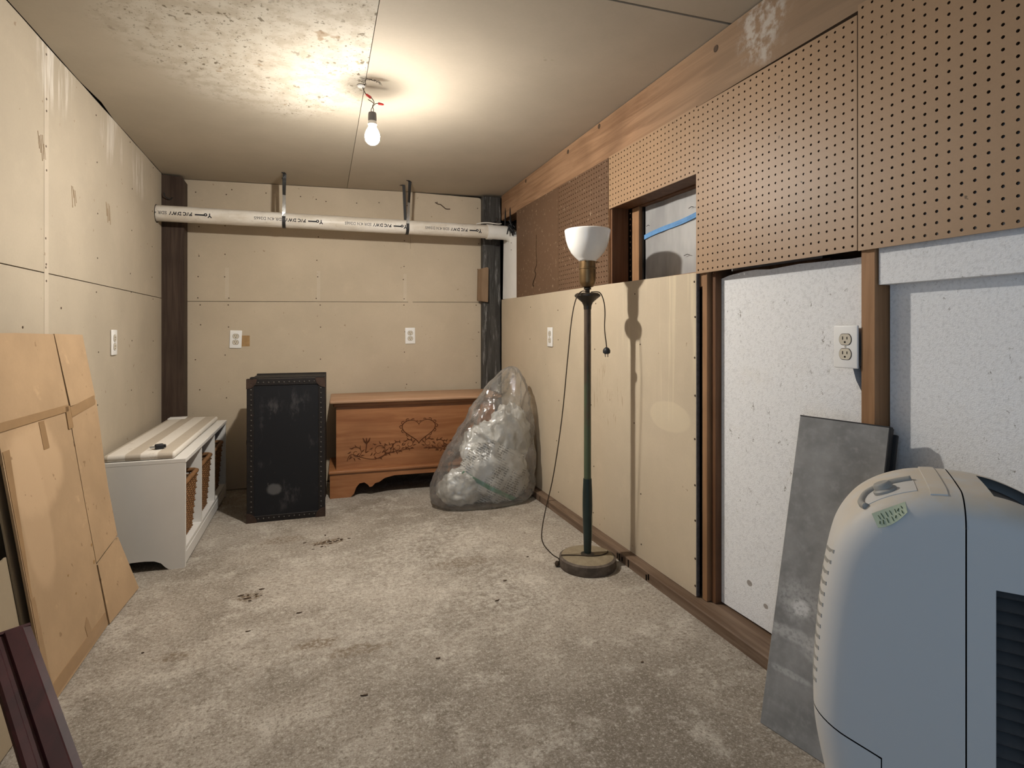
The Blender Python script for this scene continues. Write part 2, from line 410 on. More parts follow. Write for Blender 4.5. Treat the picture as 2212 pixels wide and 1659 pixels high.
# ------------------------------------------------------------------ mesh helpers
class MB:
    def __init__(s): s.bm = bmesh.new()
    def box(s, lo, hi, bev=0.0, seg=2):
        g = bmesh.ops.create_cube(s.bm, size=1.0)
        c = [(a + b) / 2 for a, b in zip(lo, hi)]; d = [b - a for a, b in zip(lo, hi)]
        for v in g['verts']: v.co = Vector((v.co.x * d[0] + c[0], v.co.y * d[1] + c[1], v.co.z * d[2] + c[2]))
        if bev > 0:
            es = {e for v in g['verts'] for e in v.link_edges}
            bmesh.ops.bevel(s.bm, geom=list(es), offset=bev, segments=seg, affect='EDGES', profile=.5)
        return s
    def prism(s, pts, vec):
        vec = Vector(vec)
        a = [s.bm.verts.new(Vector(p)) for p in pts]
        b = [s.bm.verts.new(Vector(p) + vec) for p in pts]
        n = len(a)
        s.bm.faces.new(a); s.bm.faces.new(list(reversed(b)))
        for i in range(n): s.bm.faces.new((a[i], b[i], b[(i + 1) % n], a[(i + 1) % n]))
        return s
    def tube(s, path, r, seg=8, closed=False, cap=True):
        P = [Vector(p) for p in path]; n = len(P)
        rr = r if isinstance(r, (list, tuple)) else [r] * n
        rings = []; up = None
        for i in range(n):
            if closed: d = (P[(i + 1) % n] - P[i - 1])
            else: d = P[min(i + 1, n - 1)] - P[max(i - 1, 0)]
            d.normalize()
            if up is None: up = Vector((0, 0, 1)) if abs(d.z) < .9 else Vector((1, 0, 0))
            x = d.cross(up)
            if x.length < 1e-6: x = d.orthogonal()
            x.normalize(); y = x.cross(d).normalized(); up = y
            rings.append([s.bm.verts.new(P[i] + (x * cos(2 * pi * k / seg) + y * sin(2 * pi * k / seg)) * rr[i]) for k in range(seg)])
        m = n if closed else n - 1
        for i in range(m):
            A, B = rings[i], rings[(i + 1) % n]
            for k in range(seg): s.bm.faces.new((A[k], A[(k + 1) % seg], B[(k + 1) % seg], B[k]))
        if cap and not closed:
            s.bm.faces.new(list(reversed(rings[0]))); s.bm.faces.new(rings[-1])
        return s
    def lathe(s, prof, c=(0, 0, 0), seg=40, cap=True):
        rings = []
        for r, z in prof:
            rings.append([s.bm.verts.new((c[0] + r * cos(2 * pi * k / seg), c[1] + r * sin(2 * pi * k / seg), c[2] + z)) for k in range(seg)])
        for A, B in zip(rings, rings[1:]):
            for k in range(seg): s.bm.faces.new((A[k], A[(k + 1) % seg], B[(k + 1) % seg], B[k]))
        if cap: s.bm.faces.new(list(reversed(rings[0]))); s.bm.faces.new(rings[-1])
        return s
    def ribbon(s, path, width_vec, thick_vec):
        """flat strip along a path: width and thickness given as vectors (or one per point)"""
        P = [Vector(p) for p in path]; n = len(P)
        wv = width_vec if isinstance(width_vec, list) else [width_vec] * n
        tv = thick_vec if isinstance(thick_vec, list) else [thick_vec] * n
        R = []
        for p, w, t in zip(P, wv, tv):
            w = Vector(w) / 2; t = Vector(t) / 2
            R.append([s.bm.verts.new(q) for q in (p - w - t, p + w - t, p + w + t, p - w + t)])
        for A, B in zip(R, R[1:]):
            for k in range(4): s.bm.faces.new((A[k], A[(k + 1) % 4], B[(k + 1) % 4], B[k]))
        s.bm.faces.new(list(reversed(R[0]))); s.bm.faces.new(R[-1])
        return s
    def xf(s, mat):
        bmesh.ops.transform(s.bm, matrix=mat, verts=s.bm.verts[:]); return s
    def build(s, name, mat, parent=None, smooth=False, kind=None, label=None, loc=None):
        bmesh.ops.recalc_face_normals(s.bm, faces=s.bm.faces[:])
        me = bpy.data.meshes.new(name)
        s.bm.to_mesh(me); s.bm.free()
        return mk(name, me, mat, parent, smooth, kind, label, loc)

def mk(name, me, mat, parent=None, smooth=False, kind=None, label=None, loc=None):
    for m in (mat if isinstance(mat, list) else [mat]): me.materials.append(m.m)
    if smooth:
        me.polygons.foreach_set('use_smooth', [True] * len(me.polygons))
        if smooth != 'all':
            try: me.set_sharp_from_angle(angle=math.radians(40))
            except Exception: pass
    o = bpy.data.objects.new(name, me)
    COL.objects.link(o)
    if parent: o.parent = parent
    if kind: o['kind'] = kind
    if label: o['label'] = label
    if loc: o.location = loc
    return o

def thing(name, label, cat, loc=(0, 0, 0), rotz=0.0, group=None, rot=None):
    o = bpy.data.objects.new(name, None); COL.objects.link(o)
    o.empty_display_size = .05
    o.location = loc; o.rotation_euler = rot if rot else (0, 0, rotz)
    o['label'] = label; o['category'] = cat
    if group: o['group'] = group
    return o
def tag(o, label, cat, group=None):
    o['label'] = label; o['category'] = cat
    if group: o['group'] = group
    return o
def struct_root(name):
    o = bpy.data.objects.new(name, None); COL.objects.link(o); o['kind'] = 'structure'; return o
def smooth_path(P, n=8):
    """Catmull-Rom through the points"""
    P = [Vector(p) for p in P]; out = []
    for i in range(len(P) - 1):
        p0 = P[max(i - 1, 0)]; p1 = P[i]; p2 = P[i + 1]; p3 = P[min(i + 2, len(P) - 1)]
        for k in range(n):
            t = k / n
            out.append(.5 * ((2 * p1) + (-p0 + p2) * t + (2 * p0 - 5 * p1 + 4 * p2 - p3) * t * t + (-p0 + 3 * p1 - 3 * p2 + p3) * t ** 3))
    out.append(P[-1]); return out
def copy_tree(o, parent=None):
    c = o.copy(); COL.objects.link(c)
    if parent: c.parent = parent
    for ch in list(o.children): copy_tree(ch, c)
    return c
def text_mesh(s, size, depth=0.0, bold=0.0):
    cu = bpy.data.curves.new('writing', 'FONT'); cu.body = s; cu.size = size; cu.extrude = depth
    cu.resolution_u = 2; cu.offset = bold
    o = bpy.data.objects.new('writing', cu); COL.objects.link(o)
    bpy.context.view_layer.update()
    me = bpy.data.meshes.new_from_object(o)
    bpy.data.objects.remove(o); bpy.data.curves.remove(cu)
    return me

# ------------------------------------------------------------------ the room
XL, XR, YB = -.835, 1.332, 3.92
Y0 = -1.2
def zc(x, y): return 1.985 + .03 * x + .015 * (3.92 - y)

fl = MB().box((-1.0, Y0, -.08), (1.62, 4.05, 0)).build('floor', M_conc, kind='structure')

# ceiling: joist deck above, boards below it
cl = MB().prism([(-1.0, Y0, zc(-1, Y0) + .02), (1.62, Y0, zc(1.62, Y0) + .02), (1.62, 4.05, zc(1.62, 4.05) + .02), (-1.0, 4.05, zc(-1, 4.05) + .02)], (0, 0, .06)).build('ceiling', M_dark, kind='structure')
def cpanel(pts, mat):
    MB().prism([(x, y, zc(x, y)) for x, y in pts], (0, 0, .0125)).build('ceiling_board', mat, cl)
def seamx(y): return .198 + .0173 * (y - 1.71)
edge = [(-.8335 + random.uniform(-.001, .0015) + (.010 if abs(y - 2.27) < .09 or abs(y - 2.83) < .08 else 0), y) for y in [Y0 + (3.95 - Y0) * i / 26 for i in range(27)]]
cpanel(edge[::-1] + [(seamx(Y0) - .0012, Y0), (seamx(3.95) - .0012, 3.95)], M_ceil_mould)
cpanel([(seamx(1.5) + .0012, 1.503), (1.40, 1.508), (1.40, 3.95), (seamx(3.95) + .0012, 3.95)], M_ceil)
cpanel([(seamx(Y0) + .0012, Y0), (1.40, Y0), (1.40, 1.497), (seamx(1.5) + .0012, 1.497)], M_ceil)
# torn hole in the boards where the lamp wires come out, and the sooty cobweb beside it
MB().lathe([(.010, 0), (.017, -.003), (.013, -.007), (.004, -.006)], (.194, 2.31, zc(.19, 2.31)), 11).build('plaster_rim', M_whiteboard, cl)
cw = MB()
for i in range(44):
    t = i / 44 * 1.0
    a = Vector((.205 + .09 * t, 2.24 - .02 * sin(t * 5), zc(.2, 2.24) - .004 - .008 * sin(t * 3)))
    if i > 28: a = Vector((.19 + .02 * (i - 28) / 16, 2.22 + .07 * (i - 28) / 16, zc(.2, 2.24) - .006))
    cw.tube([a + Vector((random.uniform(-.012, .012), random.uniform(-.008, .008), random.uniform(-.006, .002))) for _ in range(3)], .0005, 4)
cw.build('cobweb', M_dark, cl, kind='stuff')

# left wall
wl = MB().box((-.95, -.08, 0), (-.85, 4.05, 2.06)).build('wall_left', M_dark, kind='structure')
SEAM = 1.2135
def lpanel(y0, y1, z0, z1f):
    n = 14
    top = [(-.8475, y0 + (y1 - y0) * i / n, z1f(y0 + (y1 - y0) * i / n)) for i in range(n + 1)]
    MB().prism([(-.8475, y0, z0), *top, (-.8475, y1, z0)], (.0125, 0, 0)).build('drywall_sheet', M_dw_left, wl)
def ltop(y): return zc(XL, y) - .0005 - .003 * abs(sin(y * 7.3)) * abs(sin(y * 2.1))
for (a, b) in ((-.08, 2.2826), (2.2834, 3.815)):
    lpanel(a, b, .006, lambda y: SEAM - .0018)
    lpanel(a, b, SEAM + .0018, ltop)
nl = MB()
def nail_l(y, z, r=.0042): nl.tube([(XL - .001, y, z), (XL + .0012, y, z)], r, 7)
for z in (1.95, 1.80, 1.76, 1.64, 1.56, 1.33, 1.243, 1.232, 1.187, 1.00, .8): nail_l(2.283 + random.uniform(-.006, .006), z)
for y in (2.75, 3.22, 3.62):
    for z in (1.93, 1.72, 1.50, 1.30, 1.19, .95, .7): nail_l(y + random.uniform(-.02, .02), z + random.uniform(-.03, .03), .0035)
nail_l(2.40, 1.10); nail_l(2.12, 1.03)
nl.build('nail_head', M_nail, wl, kind='stuff')
MB().box((XL - .0005, 2.267, .02), (XL + .0007, 2.299, 1.97)).build('joint_tape', drywall('joint_tape_paper', (.57, .495, .39), whites=[((-.83, 2.28, 1.93), (.3, .1, .15), .5)]), wl)
scr = MB()
for (y0, z0, n) in ((2.22, 1.66, 5), (2.49, 1.55, 4), (2.86, 1.57, 5)):
    for i in range(n):
        y = y0 + .011 * i
        scr.tube([(XL + .0002, y, z0 + random.uniform(-.02, .02)), (XL + .0005, y + .012, z0 - .05 + random.uniform(-.03, .02))], .0012, 4)
scr.build('scrape_mark', plain('brown_scrape', (.30, .215, .13), .8, .1), wl, kind='stuff')

# back wall with its two corner posts
wb = MB().box((-1.0, 3.95, 0), (1.62, 4.05, 2.1)).build('wall_back', M_dark, kind='structure')
def bseam(x): return 1.216 + .0147 * (x - .24)
JX = .668
for (a, b) in ((-.80, JX - .0006), (JX + .0006, 1.193)):
    MB().prism([(a, YB, .005), (b, YB, .005), (b, YB, bseam(b) - .0015), (a, YB, bseam(a) - .0015)], (0, .0125, 0)).build('drywall_sheet', M_dw_back, wb)
    tr = [(b, YB, zc(b, YB) - .003), (a, YB, zc(a, YB) - .003)] if b < 1 else [(b, YB, zc(b, YB) - .035), (b - .012, YB, zc(b, YB) - .020), (b - .03, YB, zc(b, YB) - .018), (a, YB, zc(a, YB) - .003)]
    MB().prism([(a, YB, bseam(a) + .0015), (b, YB, bseam(b) + .0015), *tr], (0, .0125, 0)).build('drywall_sheet', M_dw_back, wb)
nb = MB()
def nail_b(x, z, r=.004): nb.tube([(x, YB + .001, z), (x, YB - .0012, z)], r, 7)
for x in (-.66, -.50, .053, .63, 1.16):
    for z in (1.90, 1.66, 1.5, 1.36, bseam(x) + .022, bseam(x) - .022, 1.03, .84, .62): nail_b(x + random.uniform(-.015, .015), z + random.uniform(-.03, .03) * (abs(z - bseam(x)) > .03))
for x, z in ((-.47, 1.92), (-.27, 1.915), (-.06, 1.91), (.1, 1.89), (.3, 1.895), (.45, 1.91), (.86, 1.945)): nail_b(x, z)
nb.build('nail_head', M_nail, wb, kind='stuff')
M_btape = drywall('pale_joint_tape', (.61, .525, .405))
for x in (-.498, .053, .63):
    MB().box((x - .011, YB - .0007, 1.225), (x + .011, YB + .0005, 1.42)).build('joint_tape', M_btape, wb)
MB().box((JX - .016, YB - .0005, .6), (JX + .016, YB + .0005, 1.60)).build('joint_tape', M_dw_back, wb)
MB().box((-.413, YB - .0008, .918), (-.366, YB + .0005, .988)).build('paper_patch', M_papertape, wb)
lp = MB()
lp.prism([(-.862, 3.82, 0), (-.718, 3.82, 0), (-.718, 3.82, 1.93), (-.735, 3.82, 1.955), (-.76, 3.82, 1.948), (-.79, 3.82, 1.953), (-.862, 3.82, 1.957)], (0, .125, 0))
bmesh.ops.bevel(lp.bm, geom=[e for e in lp.bm.edges if abs(e.verts[0].co.z - e.verts[1].co.z) > 1], offset=.004, segments=2, affect='EDGES')
lp.build('corner_post', M_post_brown, wb, label='dark brown stained post')
MB().box((1.190, 3.875, 0), (1.331, 3.95, 2.01), .006).build('corner_post', M_post_grey, wb, label='weathered grey black post')
MB().prism([(1.147, 3.845, 1.238), (1.222, 3.845, 1.228), (1.226, 3.845, 1.476), (1.215, 3.845, 1.484), (1.152, 3.845, 1.466)], (0, .034, 0)).build('wood_block', M_block, wb)
for (p, q) in (((-.80, 3.82, 1.82), 1), ((1.27, 3.873, 1.83), -1)):
    P = Vector(p)
    MB().tube(smooth_path([P + Vector((.02 * q, 0, 0)), P + Vector((.012 * q, -.018, -.014)), P + Vector((-.012 * q, -.028, .0)), P + Vector((-.018 * q, -.026, .022))], 5), .0032, 6).build('hook', M_blackmetal, wb, smooth=True)

# right wall: sheathing, studs, foam, drywall, pegboard, beam
wr = MB().box((1.50, Y0, 0), (1.60, 4.05, 2.12)).build('wall_right', M_sheath, kind='structure')
def stud(y0, y1, x0=1.344, mat=M_stud, z0=.041, z1=1.85):
    MB().box((x0, y0, z0), (1.435, y1, z1), .0015, 1).build('stud', mat, wr)
stud(1.624, 1.650); stud(1.600, 1.6235, 1.362, M_stud_dark); stud(.994, 1.032); stud(.35, .39); stud(-.3, -.26); stud(2.29, 2.328, 1.344, M_stud_dark, 1.24, 1.85); stud(2.9, 2.94, z1=1.85); stud(3.54, 3.58, z1=1.24)  # second call adds a dark strip painting the shaded side of the first stud
for (a, b) in ((1.650, 2.29),):
    MB().box((1.346, a, 1.18), (1.435, b, 1.238), .002, 1).build('window_sill_board', M_stud, wr)
    MB().box((1.346, a, 1.600), (1.435, b, 1.66), .002, 1).build('header_board', M_stud_dark, wr)
# drywall sheet below the window
MB().prism([(XR, 1.669, .042), (XR, 3.86, .042), (XR, 3.86, 1.249), (XR, 2.31, 1.241), (XR, 1.669, 1.233)], (.0125, 0, 0)).build('drywall_sheet', M_dw_right, wr)
MB().box((XR + .0005, 1.664, .045), (XR + .012, 1.6685, 1.232)).build('torn_paper_edge', plain('grey_gypsum_edge', (.13, .12, .115), .9, .1, var=.3, scale=60), wr)
nr = MB()
def nail_r(y, z, r): nr.tube([(XR + .001, y, z), (XR - .0015, y, z)], r, 7)
for z in (1.20, 1.07, .92, .78, .62, .45, .32, .18, .08): nail_r(1.675 + random.uniform(-.003, .003), z, .004)
for y in (2.05, 2.45, 2.88, 3.3):
    for z in (1.18, .92, .62, .35, .12): nail_r(y + random.uniform(-.03, .03), z + random.uniform(-.05, .05), .0032)
nr.build('nail_head', M_nail, wr, kind='stuff')
# foam boards between the studs
ft = [(1.388, 1.603 - i * .0565 + random.uniform(-.0, .0), 1.219 + random.uniform(-.003, .003)) for i in range(11)]
ft[0] = (1.388, 1.603, 1.205); ft[1] = (1.388, 1.56, 1.214)
MB().prism([(1.388, 1.600, .046), *ft, (1.388, 1.034, 1.215), (1.388, 1.034, .95), (1.388, 1.098, .948), (1.388, 1.080, .885), (1.388, 1.05, .83), (1.388, 1.034, .80), (1.388, 1.034, .048), (1.388, 1.2, .046), (1.388, 1.4, .049)][::-1], (.05, 0, 0)).build('foam_board', M_foam, wr)
MB().prism([(1.352, .990, 1.136), (1.352, .39, 1.140), (1.352, .39, 1.50), (1.352, .990, 1.50)], (.05, 0, 0)).build('foam_board', M_foam, wr)
MB().prism([(1.392, .990, .045), (1.392, .39, .045), (1.392, .39, 1.16), (1.392, .990, 1.16)], (.05, 0, 0)).build('foam_board', M_foam, wr)
MB().prism([(1.380, .346, .045), (1.380, -.26, .045), (1.380, -.26, 1.5), (1.380, .346, 1.5)], (.05, 0, 0)).build('foam_board', M_foam, wr)
# hanging white board and plain hardboard at the far end
MB().prism([(1.336, 3.845, 1.252), (1.336, 3.548, 1.246), (1.336, 3.548, 1.668), (1.336, 3.825, 1.695)], (.012, 0, 0)).build('white_board', M_whiteboard, wr)
wbn = MB()
for z in (1.64, 1.59): wbn.tube([(1.338, 3.66, z), (1.3345, 3.66, z)], .004, 7)
wbn.build('nail_head', M_nail, wr, kind='stuff')
hb = [(1.332, 3.545, 1.246), (1.332, 2.868, 1.244), (1.332, 2.868, 1.842), (1.332, 3.545, 1.842)]
MB().prism(hb, (.005, 0, 0)).build('hardboard_sheet', M_peg_dark, wr)
ck = smooth_path([(1.3315, 3.19, 1.62), (1.3315, 3.195, 1.52), (1.3315, 3.185, 1.44), (1.3315, 3.215, 1.40), (1.3315, 3.20, 1.37), (1.3315, 3.245, 1.32), (1.3315, 3.235, 1.30)], 5)
MB().tube(ck, [.001 + .0022 * (i / len(ck)) for i in range(len(ck))], 5).build('crack', M_dark, wr)

def pegboard(y0, y1, z0, z1, mat, x=1.331, th=.0055, skip=None):
    nc = round((y1 - y0) / .0254); nrw = round((z1 - z0) / .0254)
    py, pz = (y1 - y0) / nc, (z1 - z0) / nrw
    V = []; F = []; MI = []
    def g(i, j): return j * (nc + 1) + i
    for j in range(nrw + 1):
        for i in range(nc + 1): V.append((x, y0 + i * py, z0 + j * pz))
    r = .0036
    for j in range(nrw):
        for i in range(nc):
            cy, cz = y0 + (i + .5) * py, z0 + (j + .5) * pz
            b = len(V)
            for k in range(8):
                a = pi / 8 + k * pi / 4
                V.append((x, cy + r * cos(a), cz + r * sin(a)))
            for k in range(8):
                a = pi / 8 + k * pi / 4
                V.append((x + th, cy + r * cos(a), cz + r * sin(a)))
            c = [g(i + 1, j + 1), g(i, j + 1), g(i, j), g(i + 1, j)]   # corners at 45,135,225,315 deg
            for q in range(4):
                o1, o2 = 2 * q, 2 * q + 1
                F.append((c[q], b + o2, b + o1)) ; MI.append(0)
                F.append((c[q], c[(q + 1) % 4], b + (2 * q + 2) % 8, b + o2)); MI.append(0)
            for k in range(8):
                F.append((b + k, b + (k + 1) % 8, b + 8 + (k + 1) % 8, b + 8 + k)); MI.append(1)
    # outer rim
    n = len(V)
    for p in ((y0, z0), (y1, z0), (y1, z1), (y0, z1)): V += [(x, *p), (x + th, *p)]
    for k in range(4):
        a, b2 = n + 2 * k, n + 2 * ((k + 1) % 4)
        F.append((a, b2, b2 + 1, a + 1)); MI.append(0)
    me = bpy.data.meshes.new('pegboard_panel')
    me.from_pydata(V, [], F)
    me.polygons.foreach_set('material_index', MI)
    return mk('pegboard_panel', me, [mat, M_peghole], wr)
pegboard(1.0335, 1.6675, 1.228, 1.838, M_peg)
pegboard(.395, 1.0305, 1.226, 1.862, M_peg)
pegboard(-.24, .392, 1.226, 1.862, M_peg)
pegboard(1.6705, 2.302, 1.597, 1.846, M_peg, x=1.3335)
pegboard(2.306, 2.866, 1.243, 1.842, M_peg_dark, x=1.3325)
MB().box((1.336, 2.302, 1.243), (1.344, 2.3055, 1.842)).build('edge_strip', M_stud, wr)
# top beam with plugged bolt holes
bm_ = MB()
bm_.prism([(1.338, Y0, 1.862), (1.338, 1.02, 1.852), (1.338, 1.66, 1.843), (1.338, 3.88, 1.838), (1.338, 3.88, zc(1.338, 3.88) - .004), (1.338, Y0, zc(1.338, Y0) - .004)], (.09, 0, 0))
bm_.build('header_beam', M_beam, wr)
for (y, z) in ((1.57, 2.010), (2.403, 2.027), (2.752, 2.008), (3.386, 2.008)):
    MB().tube([(1.3395, y, z), (1.3365, y, z)], [.014, .011], 12).build('bolt_plug', M_nail, wr)
# sole plate
MB().prism([(1.286, Y0, 0), (1.286, Y0, .036), (1.290, Y0, .040), (1.47, Y0, .040), (1.47, Y0, 0)], (0, 2.6 - Y0 + .3, 0)).build('baseboard_right', M_plate, kind='structure')
MB().prism([(1.284, 2.905, 0), (1.284, 2.905, .038), (1.288, 2.905, .041), (1.47, 2.905, .041), (1.47, 2.905, 0)], (0, .97, 0)).build('baseboard_right', M_plate, kind='structure')
chips = MB()
for y in (1.90, 1.915, 2.05, 2.10, 2.125, 2.14, 3.02): chips.box((1.2835, y, random.uniform(0, .012)), (1.289, y + .006, .034 + random.uniform(-.01, .005)))
chips.build('split_mark', M_dark, bpy.data.objects['baseboard_right'], kind='stuff')

# window behind the pegboards
win = struct_root('window_1')
MB().box((1.436, 2.205, 1.238), (1.475, 2.262, 1.61), .002, 1).build('jamb', M_stud, win)
MB().box((1.455, 2.193, 1.238), (1.482, 2.207, 1.61)).build('dark_strip', M_slot, win)  # black strip along the gap between jamb and sheeting
MB().box((1.436, 1.2, 1.595), (1.475, 2.26, 1.66), .002, 1).build('frame_head', M_stud_dark, win)
MB().box((1.436, 1.2, 1.19), (1.48, 2.26, 1.236), .002, 1).build('sill', M_stud_dark, win)
vs = []
sh = bpy.data.meshes.new('pane_sheeting')
NY, NZ = 40, 18
for j in range(NZ + 1):
    for i in range(NY + 1):
        y = 1.25 + (2.20 - 1.25) * i / NY; z = 1.225 + .39 * j / NZ
        vs.append((1.466 + .004 * mnoise.noise(Vector((y * 9, z * 3, 2))) + .0025 * mnoise.noise(Vector((y * 30, z * 6, 5))), y, z))
sh.from_pydata(vs, [], [(j * (NY + 1) + i, j * (NY + 1) + i + 1, (j + 1) * (NY + 1) + i + 1, (j + 1) * (NY + 1) + i) for j in range(NZ) for i in range(NY)])
mk('pane_sheeting', sh, M_sheet, win, smooth='all')
tp = [(1.4585, 2.20 - t * .55, 1.452 + t * .052 + .003 * sin(t * 9)) for t in [i / 14 for i in range(15)]]
MB().ribbon(tp, (0, .001, .021), (.0012, 0, 0)).build('blue_tape', M_bluetape, win)
MB().ribbon([(1.4575, p[1], p[2] + .003) for p in tp[6:]], (0, .002, .010), (.0012, 0, 0)).build('blue_tape', M_bluetape, win)
tw = MB()
for (y, z, l) in ((1.90, 1.33, .035), (1.87, 1.52, .03), (2.17, 1.50, .02)):
    tw.tube([(1.456, y, z), (1.4555, y - l * .6, z + .004), (1.456, y - l, z)], .0012, 5)
tw.build('scratch', M_dark, win, kind='stuff')

# ------------------------------------------------------------------ outlets
def outlet(loc, rotz, label, first=[None], tilt=0.0):
    if first[0] is None:
        t = thing('wall_outlet', label, 'outlet', loc, rotz, 'duplex outlets on the walls')
        MB().box((-.035, -.0065, -.057), (.035, 0, .057), .003, 3).build('cover_plate', M_white_plastic, t, smooth=True)
        for s in (1, -1):
            r = MB()
            pts = []
            for k in range(28):
                a = 2 * pi * k / 28
                pts.append((.0172 * cos(a), -.0062, max(-.0143, min(.0143, .0172 * sin(a))) + .0195 * s))
            r.prism(pts, (0, -.0022, 0))
            rc = r.build('receptacle', M_ivory, t, smooth=True)
            q = MB(); pts2 = [(p[0] * 1.09, -.0060, (p[2] - .0195 * s) * 1.09 + .0195 * s) for p in pts]
            q.prism(pts2, (0, -.0009, 0)); q.build('receptacle_gap', M_nail, rc)
            z = .0195 * s
            for (x, w, h) in ((-.0063, .0024, .0085), (.0063, .0024, .0070)):
                MB().box((x - w / 2, -.0088, z + .0035 - h / 2), (x + w / 2, -.0080, z + .0035 + h / 2)).build('slot', M_slot, rc)
            MB().tube([(0, -.0088, z - .0072), (0, -.0080, z - .0072)], .0026, 10).build('slot', M_slot, rc)
        MB().tube([(0, -.0060, 0), (0, -.0076, 0)], [.0034, .0026], 10).build('screw', M_steel, t)
        first[0] = t
    else:
        t = copy_tree(first[0]); t.location = loc; t.rotation_euler = (0, 0, rotz); t['label'] = label
    t.rotation_euler[1] = tilt
    return t
outlet((-.447, YB - .001, .964), 0, 'white duplex outlet on the back wall beside a brown paper patch', tilt=math.radians(2))
outlet((.666, YB - .001, .983), 0, 'white duplex outlet on the back wall over the wooden chest', tilt=math.radians(-1))
outlet((XL + .001, 2.95, .966), pi / 2, 'white duplex outlet on the wall above the cardboard and white bench')
outlet((XR - .001, 2.972, .982), -pi / 2, 'white duplex outlet on the drywall behind the floor lamp')
o5 = outlet((1.342, 1.070, .977), -pi / 2, 'white duplex outlet beside a bare stud on the foam boards')
MB().box((-.027, .0, -.05), (.027, .05, .05), .002, 1).build('junction_box', M_galv, o5)
fz = MB()
for i in range(16):
    p = Vector((1.39 + random.uniform(-.01, .02), 1.045 + random.uniform(-.008, .02), .925))
    fz.tube([p, p + Vector((.004, -.006, -.04)), p + Vector((.006, -.012 + random.uniform(-.006, .004), -.08 - random.uniform(0, .03)))], .0028, 5)
tag(fz.build('frayed_cable', M_cord, kind='thing'), 'dark frayed wiring hanging in the gap below the stud outlet', 'cable')

# ------------------------------------------------------------------ bare bulb hanging from the ceiling
bx, by = .239, 2.313
bl = thing('hanging_bulb', 'bare lit bulb hanging on twisted wires from the ceiling', 'light', (bx, by, 1.82))
def L(x, y, z): return (x - bx, y - by, z - 1.82)
MB().lathe([(.0286, -.0125), (.0280, -.019), (.0255, -.0260), (.0190, -.0340), (.010, -.0390), (.001, -.0405)], (0, 0, 0), 28).build('bulb', M_bulb, bl, smooth='all')
MB().lathe([(.0140, .0400), (.0150, .034), (.0190, .026), (.0245, .016), (.0285, .004), (.0300, -.006), (.0294, -.0128), (.0280, -.0128)], (0, 0, 0), 28).build('bulb_housing', M_bulbglow, bl, smooth='all')
MB().lathe([(.0145, .040), (.0185, .042), (.0185, .048), (.0165, .052), (.0165, .058), (.0145, .060)], (0, 0, 0), 24).build('socket_ring', M_bulbneck, bl, smooth=True)
MB().lathe([(.0165, .056), (.0172, .064), (.0165, .085), (.0150, .091), (.0090, .0935), (.002, .094)], (0, 0, 0), 24).build('socket', M_socket, bl, smooth=True)
w1 = smooth_path([L(.236, by, 1.912), L(.234, by, 1.923), L(.244, by - .003, 1.940), L(.252, by, 1.950), L(.262, by, 1.952), L(.270, by, 1.9515)], 6)
w2 = smooth_path([L(.241, by, 1.912), L(.244, by + .003, 1.925), L(.240, by + .004, 1.940), L(.246, by, 1.952), L(.240, by, 1.966), L(.230, by, 1.975)], 6)
w3 = smooth_path([L(.212, by, 1.984), L(.204, by, 2.000), L(.198, by, zc(.19, by) + .002)], 6)
w4 = smooth_path([L(.246, by, 1.949), L(.236, by, 1.956), L(.226, by, 1.961), L(.2215, by, 1.9625)], 6)
for w in (w1, w2, w3, w4): MB().tube(w, .0016, 6).build('wire', M_cord, bl, smooth='all')
for (p, q) in (((.234, by, 1.971), (.213, by, 1.984)), ((.262, by, 1.952), (.285, by, 1.9505))):
    a, b = Vector(L(*p)), Vector(L(*q))
    MB().tube([a, a.lerp(b, .25), a.lerp(b, .8), b], [.0052, .0056, .0045, .0025], 8).build('wire_nut', M_rednut, bl, smooth=True)

# ------------------------------------------------------------------ drain pipe under the ceiling
pz0, py_ = 1.700, 3.70
def pz(x): return 1.700 + .0075 * (x + .8)
pp = thing('drain_pipe', 'white plastic drain pipe with black print across the back wall', 'pipe', (-.835, py_, pz(-.835)))
PR = .0465
def PL(x, y, z): return (x + .835, y - py_, z - pz(-.835))
MB().tube([PL(-.838, py_, pz(-.838)), PL(1.21, py_, pz(1.21))], PR, 36).build('pipe', M_pvc, pp, smooth=True)
el = [PL(1.165, py_, pz(1.165)), PL(1.205, py_, pz(1.205))]
MB().tube(el, PR + .006, 36).build('coupling', M_pvc2, pp, smooth=True)
arc = [PL(1.205, py_, pz(1.2)), PL(1.295, py_, pz(1.2))] + [PL(1.295 + .105 * sin(a), py_, pz(1.2) - .105 + .105 * cos(a)) for a in [pi / 2 * i / 12 for i in range(1, 13)]] + [PL(1.40, py_, 1.30)]
MB().tube(arc, PR + .003, 28).build('elbow', M_pvc2, pp, smooth=True)
MB().lathe([(PR + .001, -.003), (PR + .006, -.002), (PR + .006, .0), (PR + .001, .001)], (0, 0, 0), 30, cap=False).xf(Matrix.Translation((.001, 0, -.003)) @ Matrix.Rotation(pi / 2, 4, 'Y')).build('wall_gap', M_dark, pp)
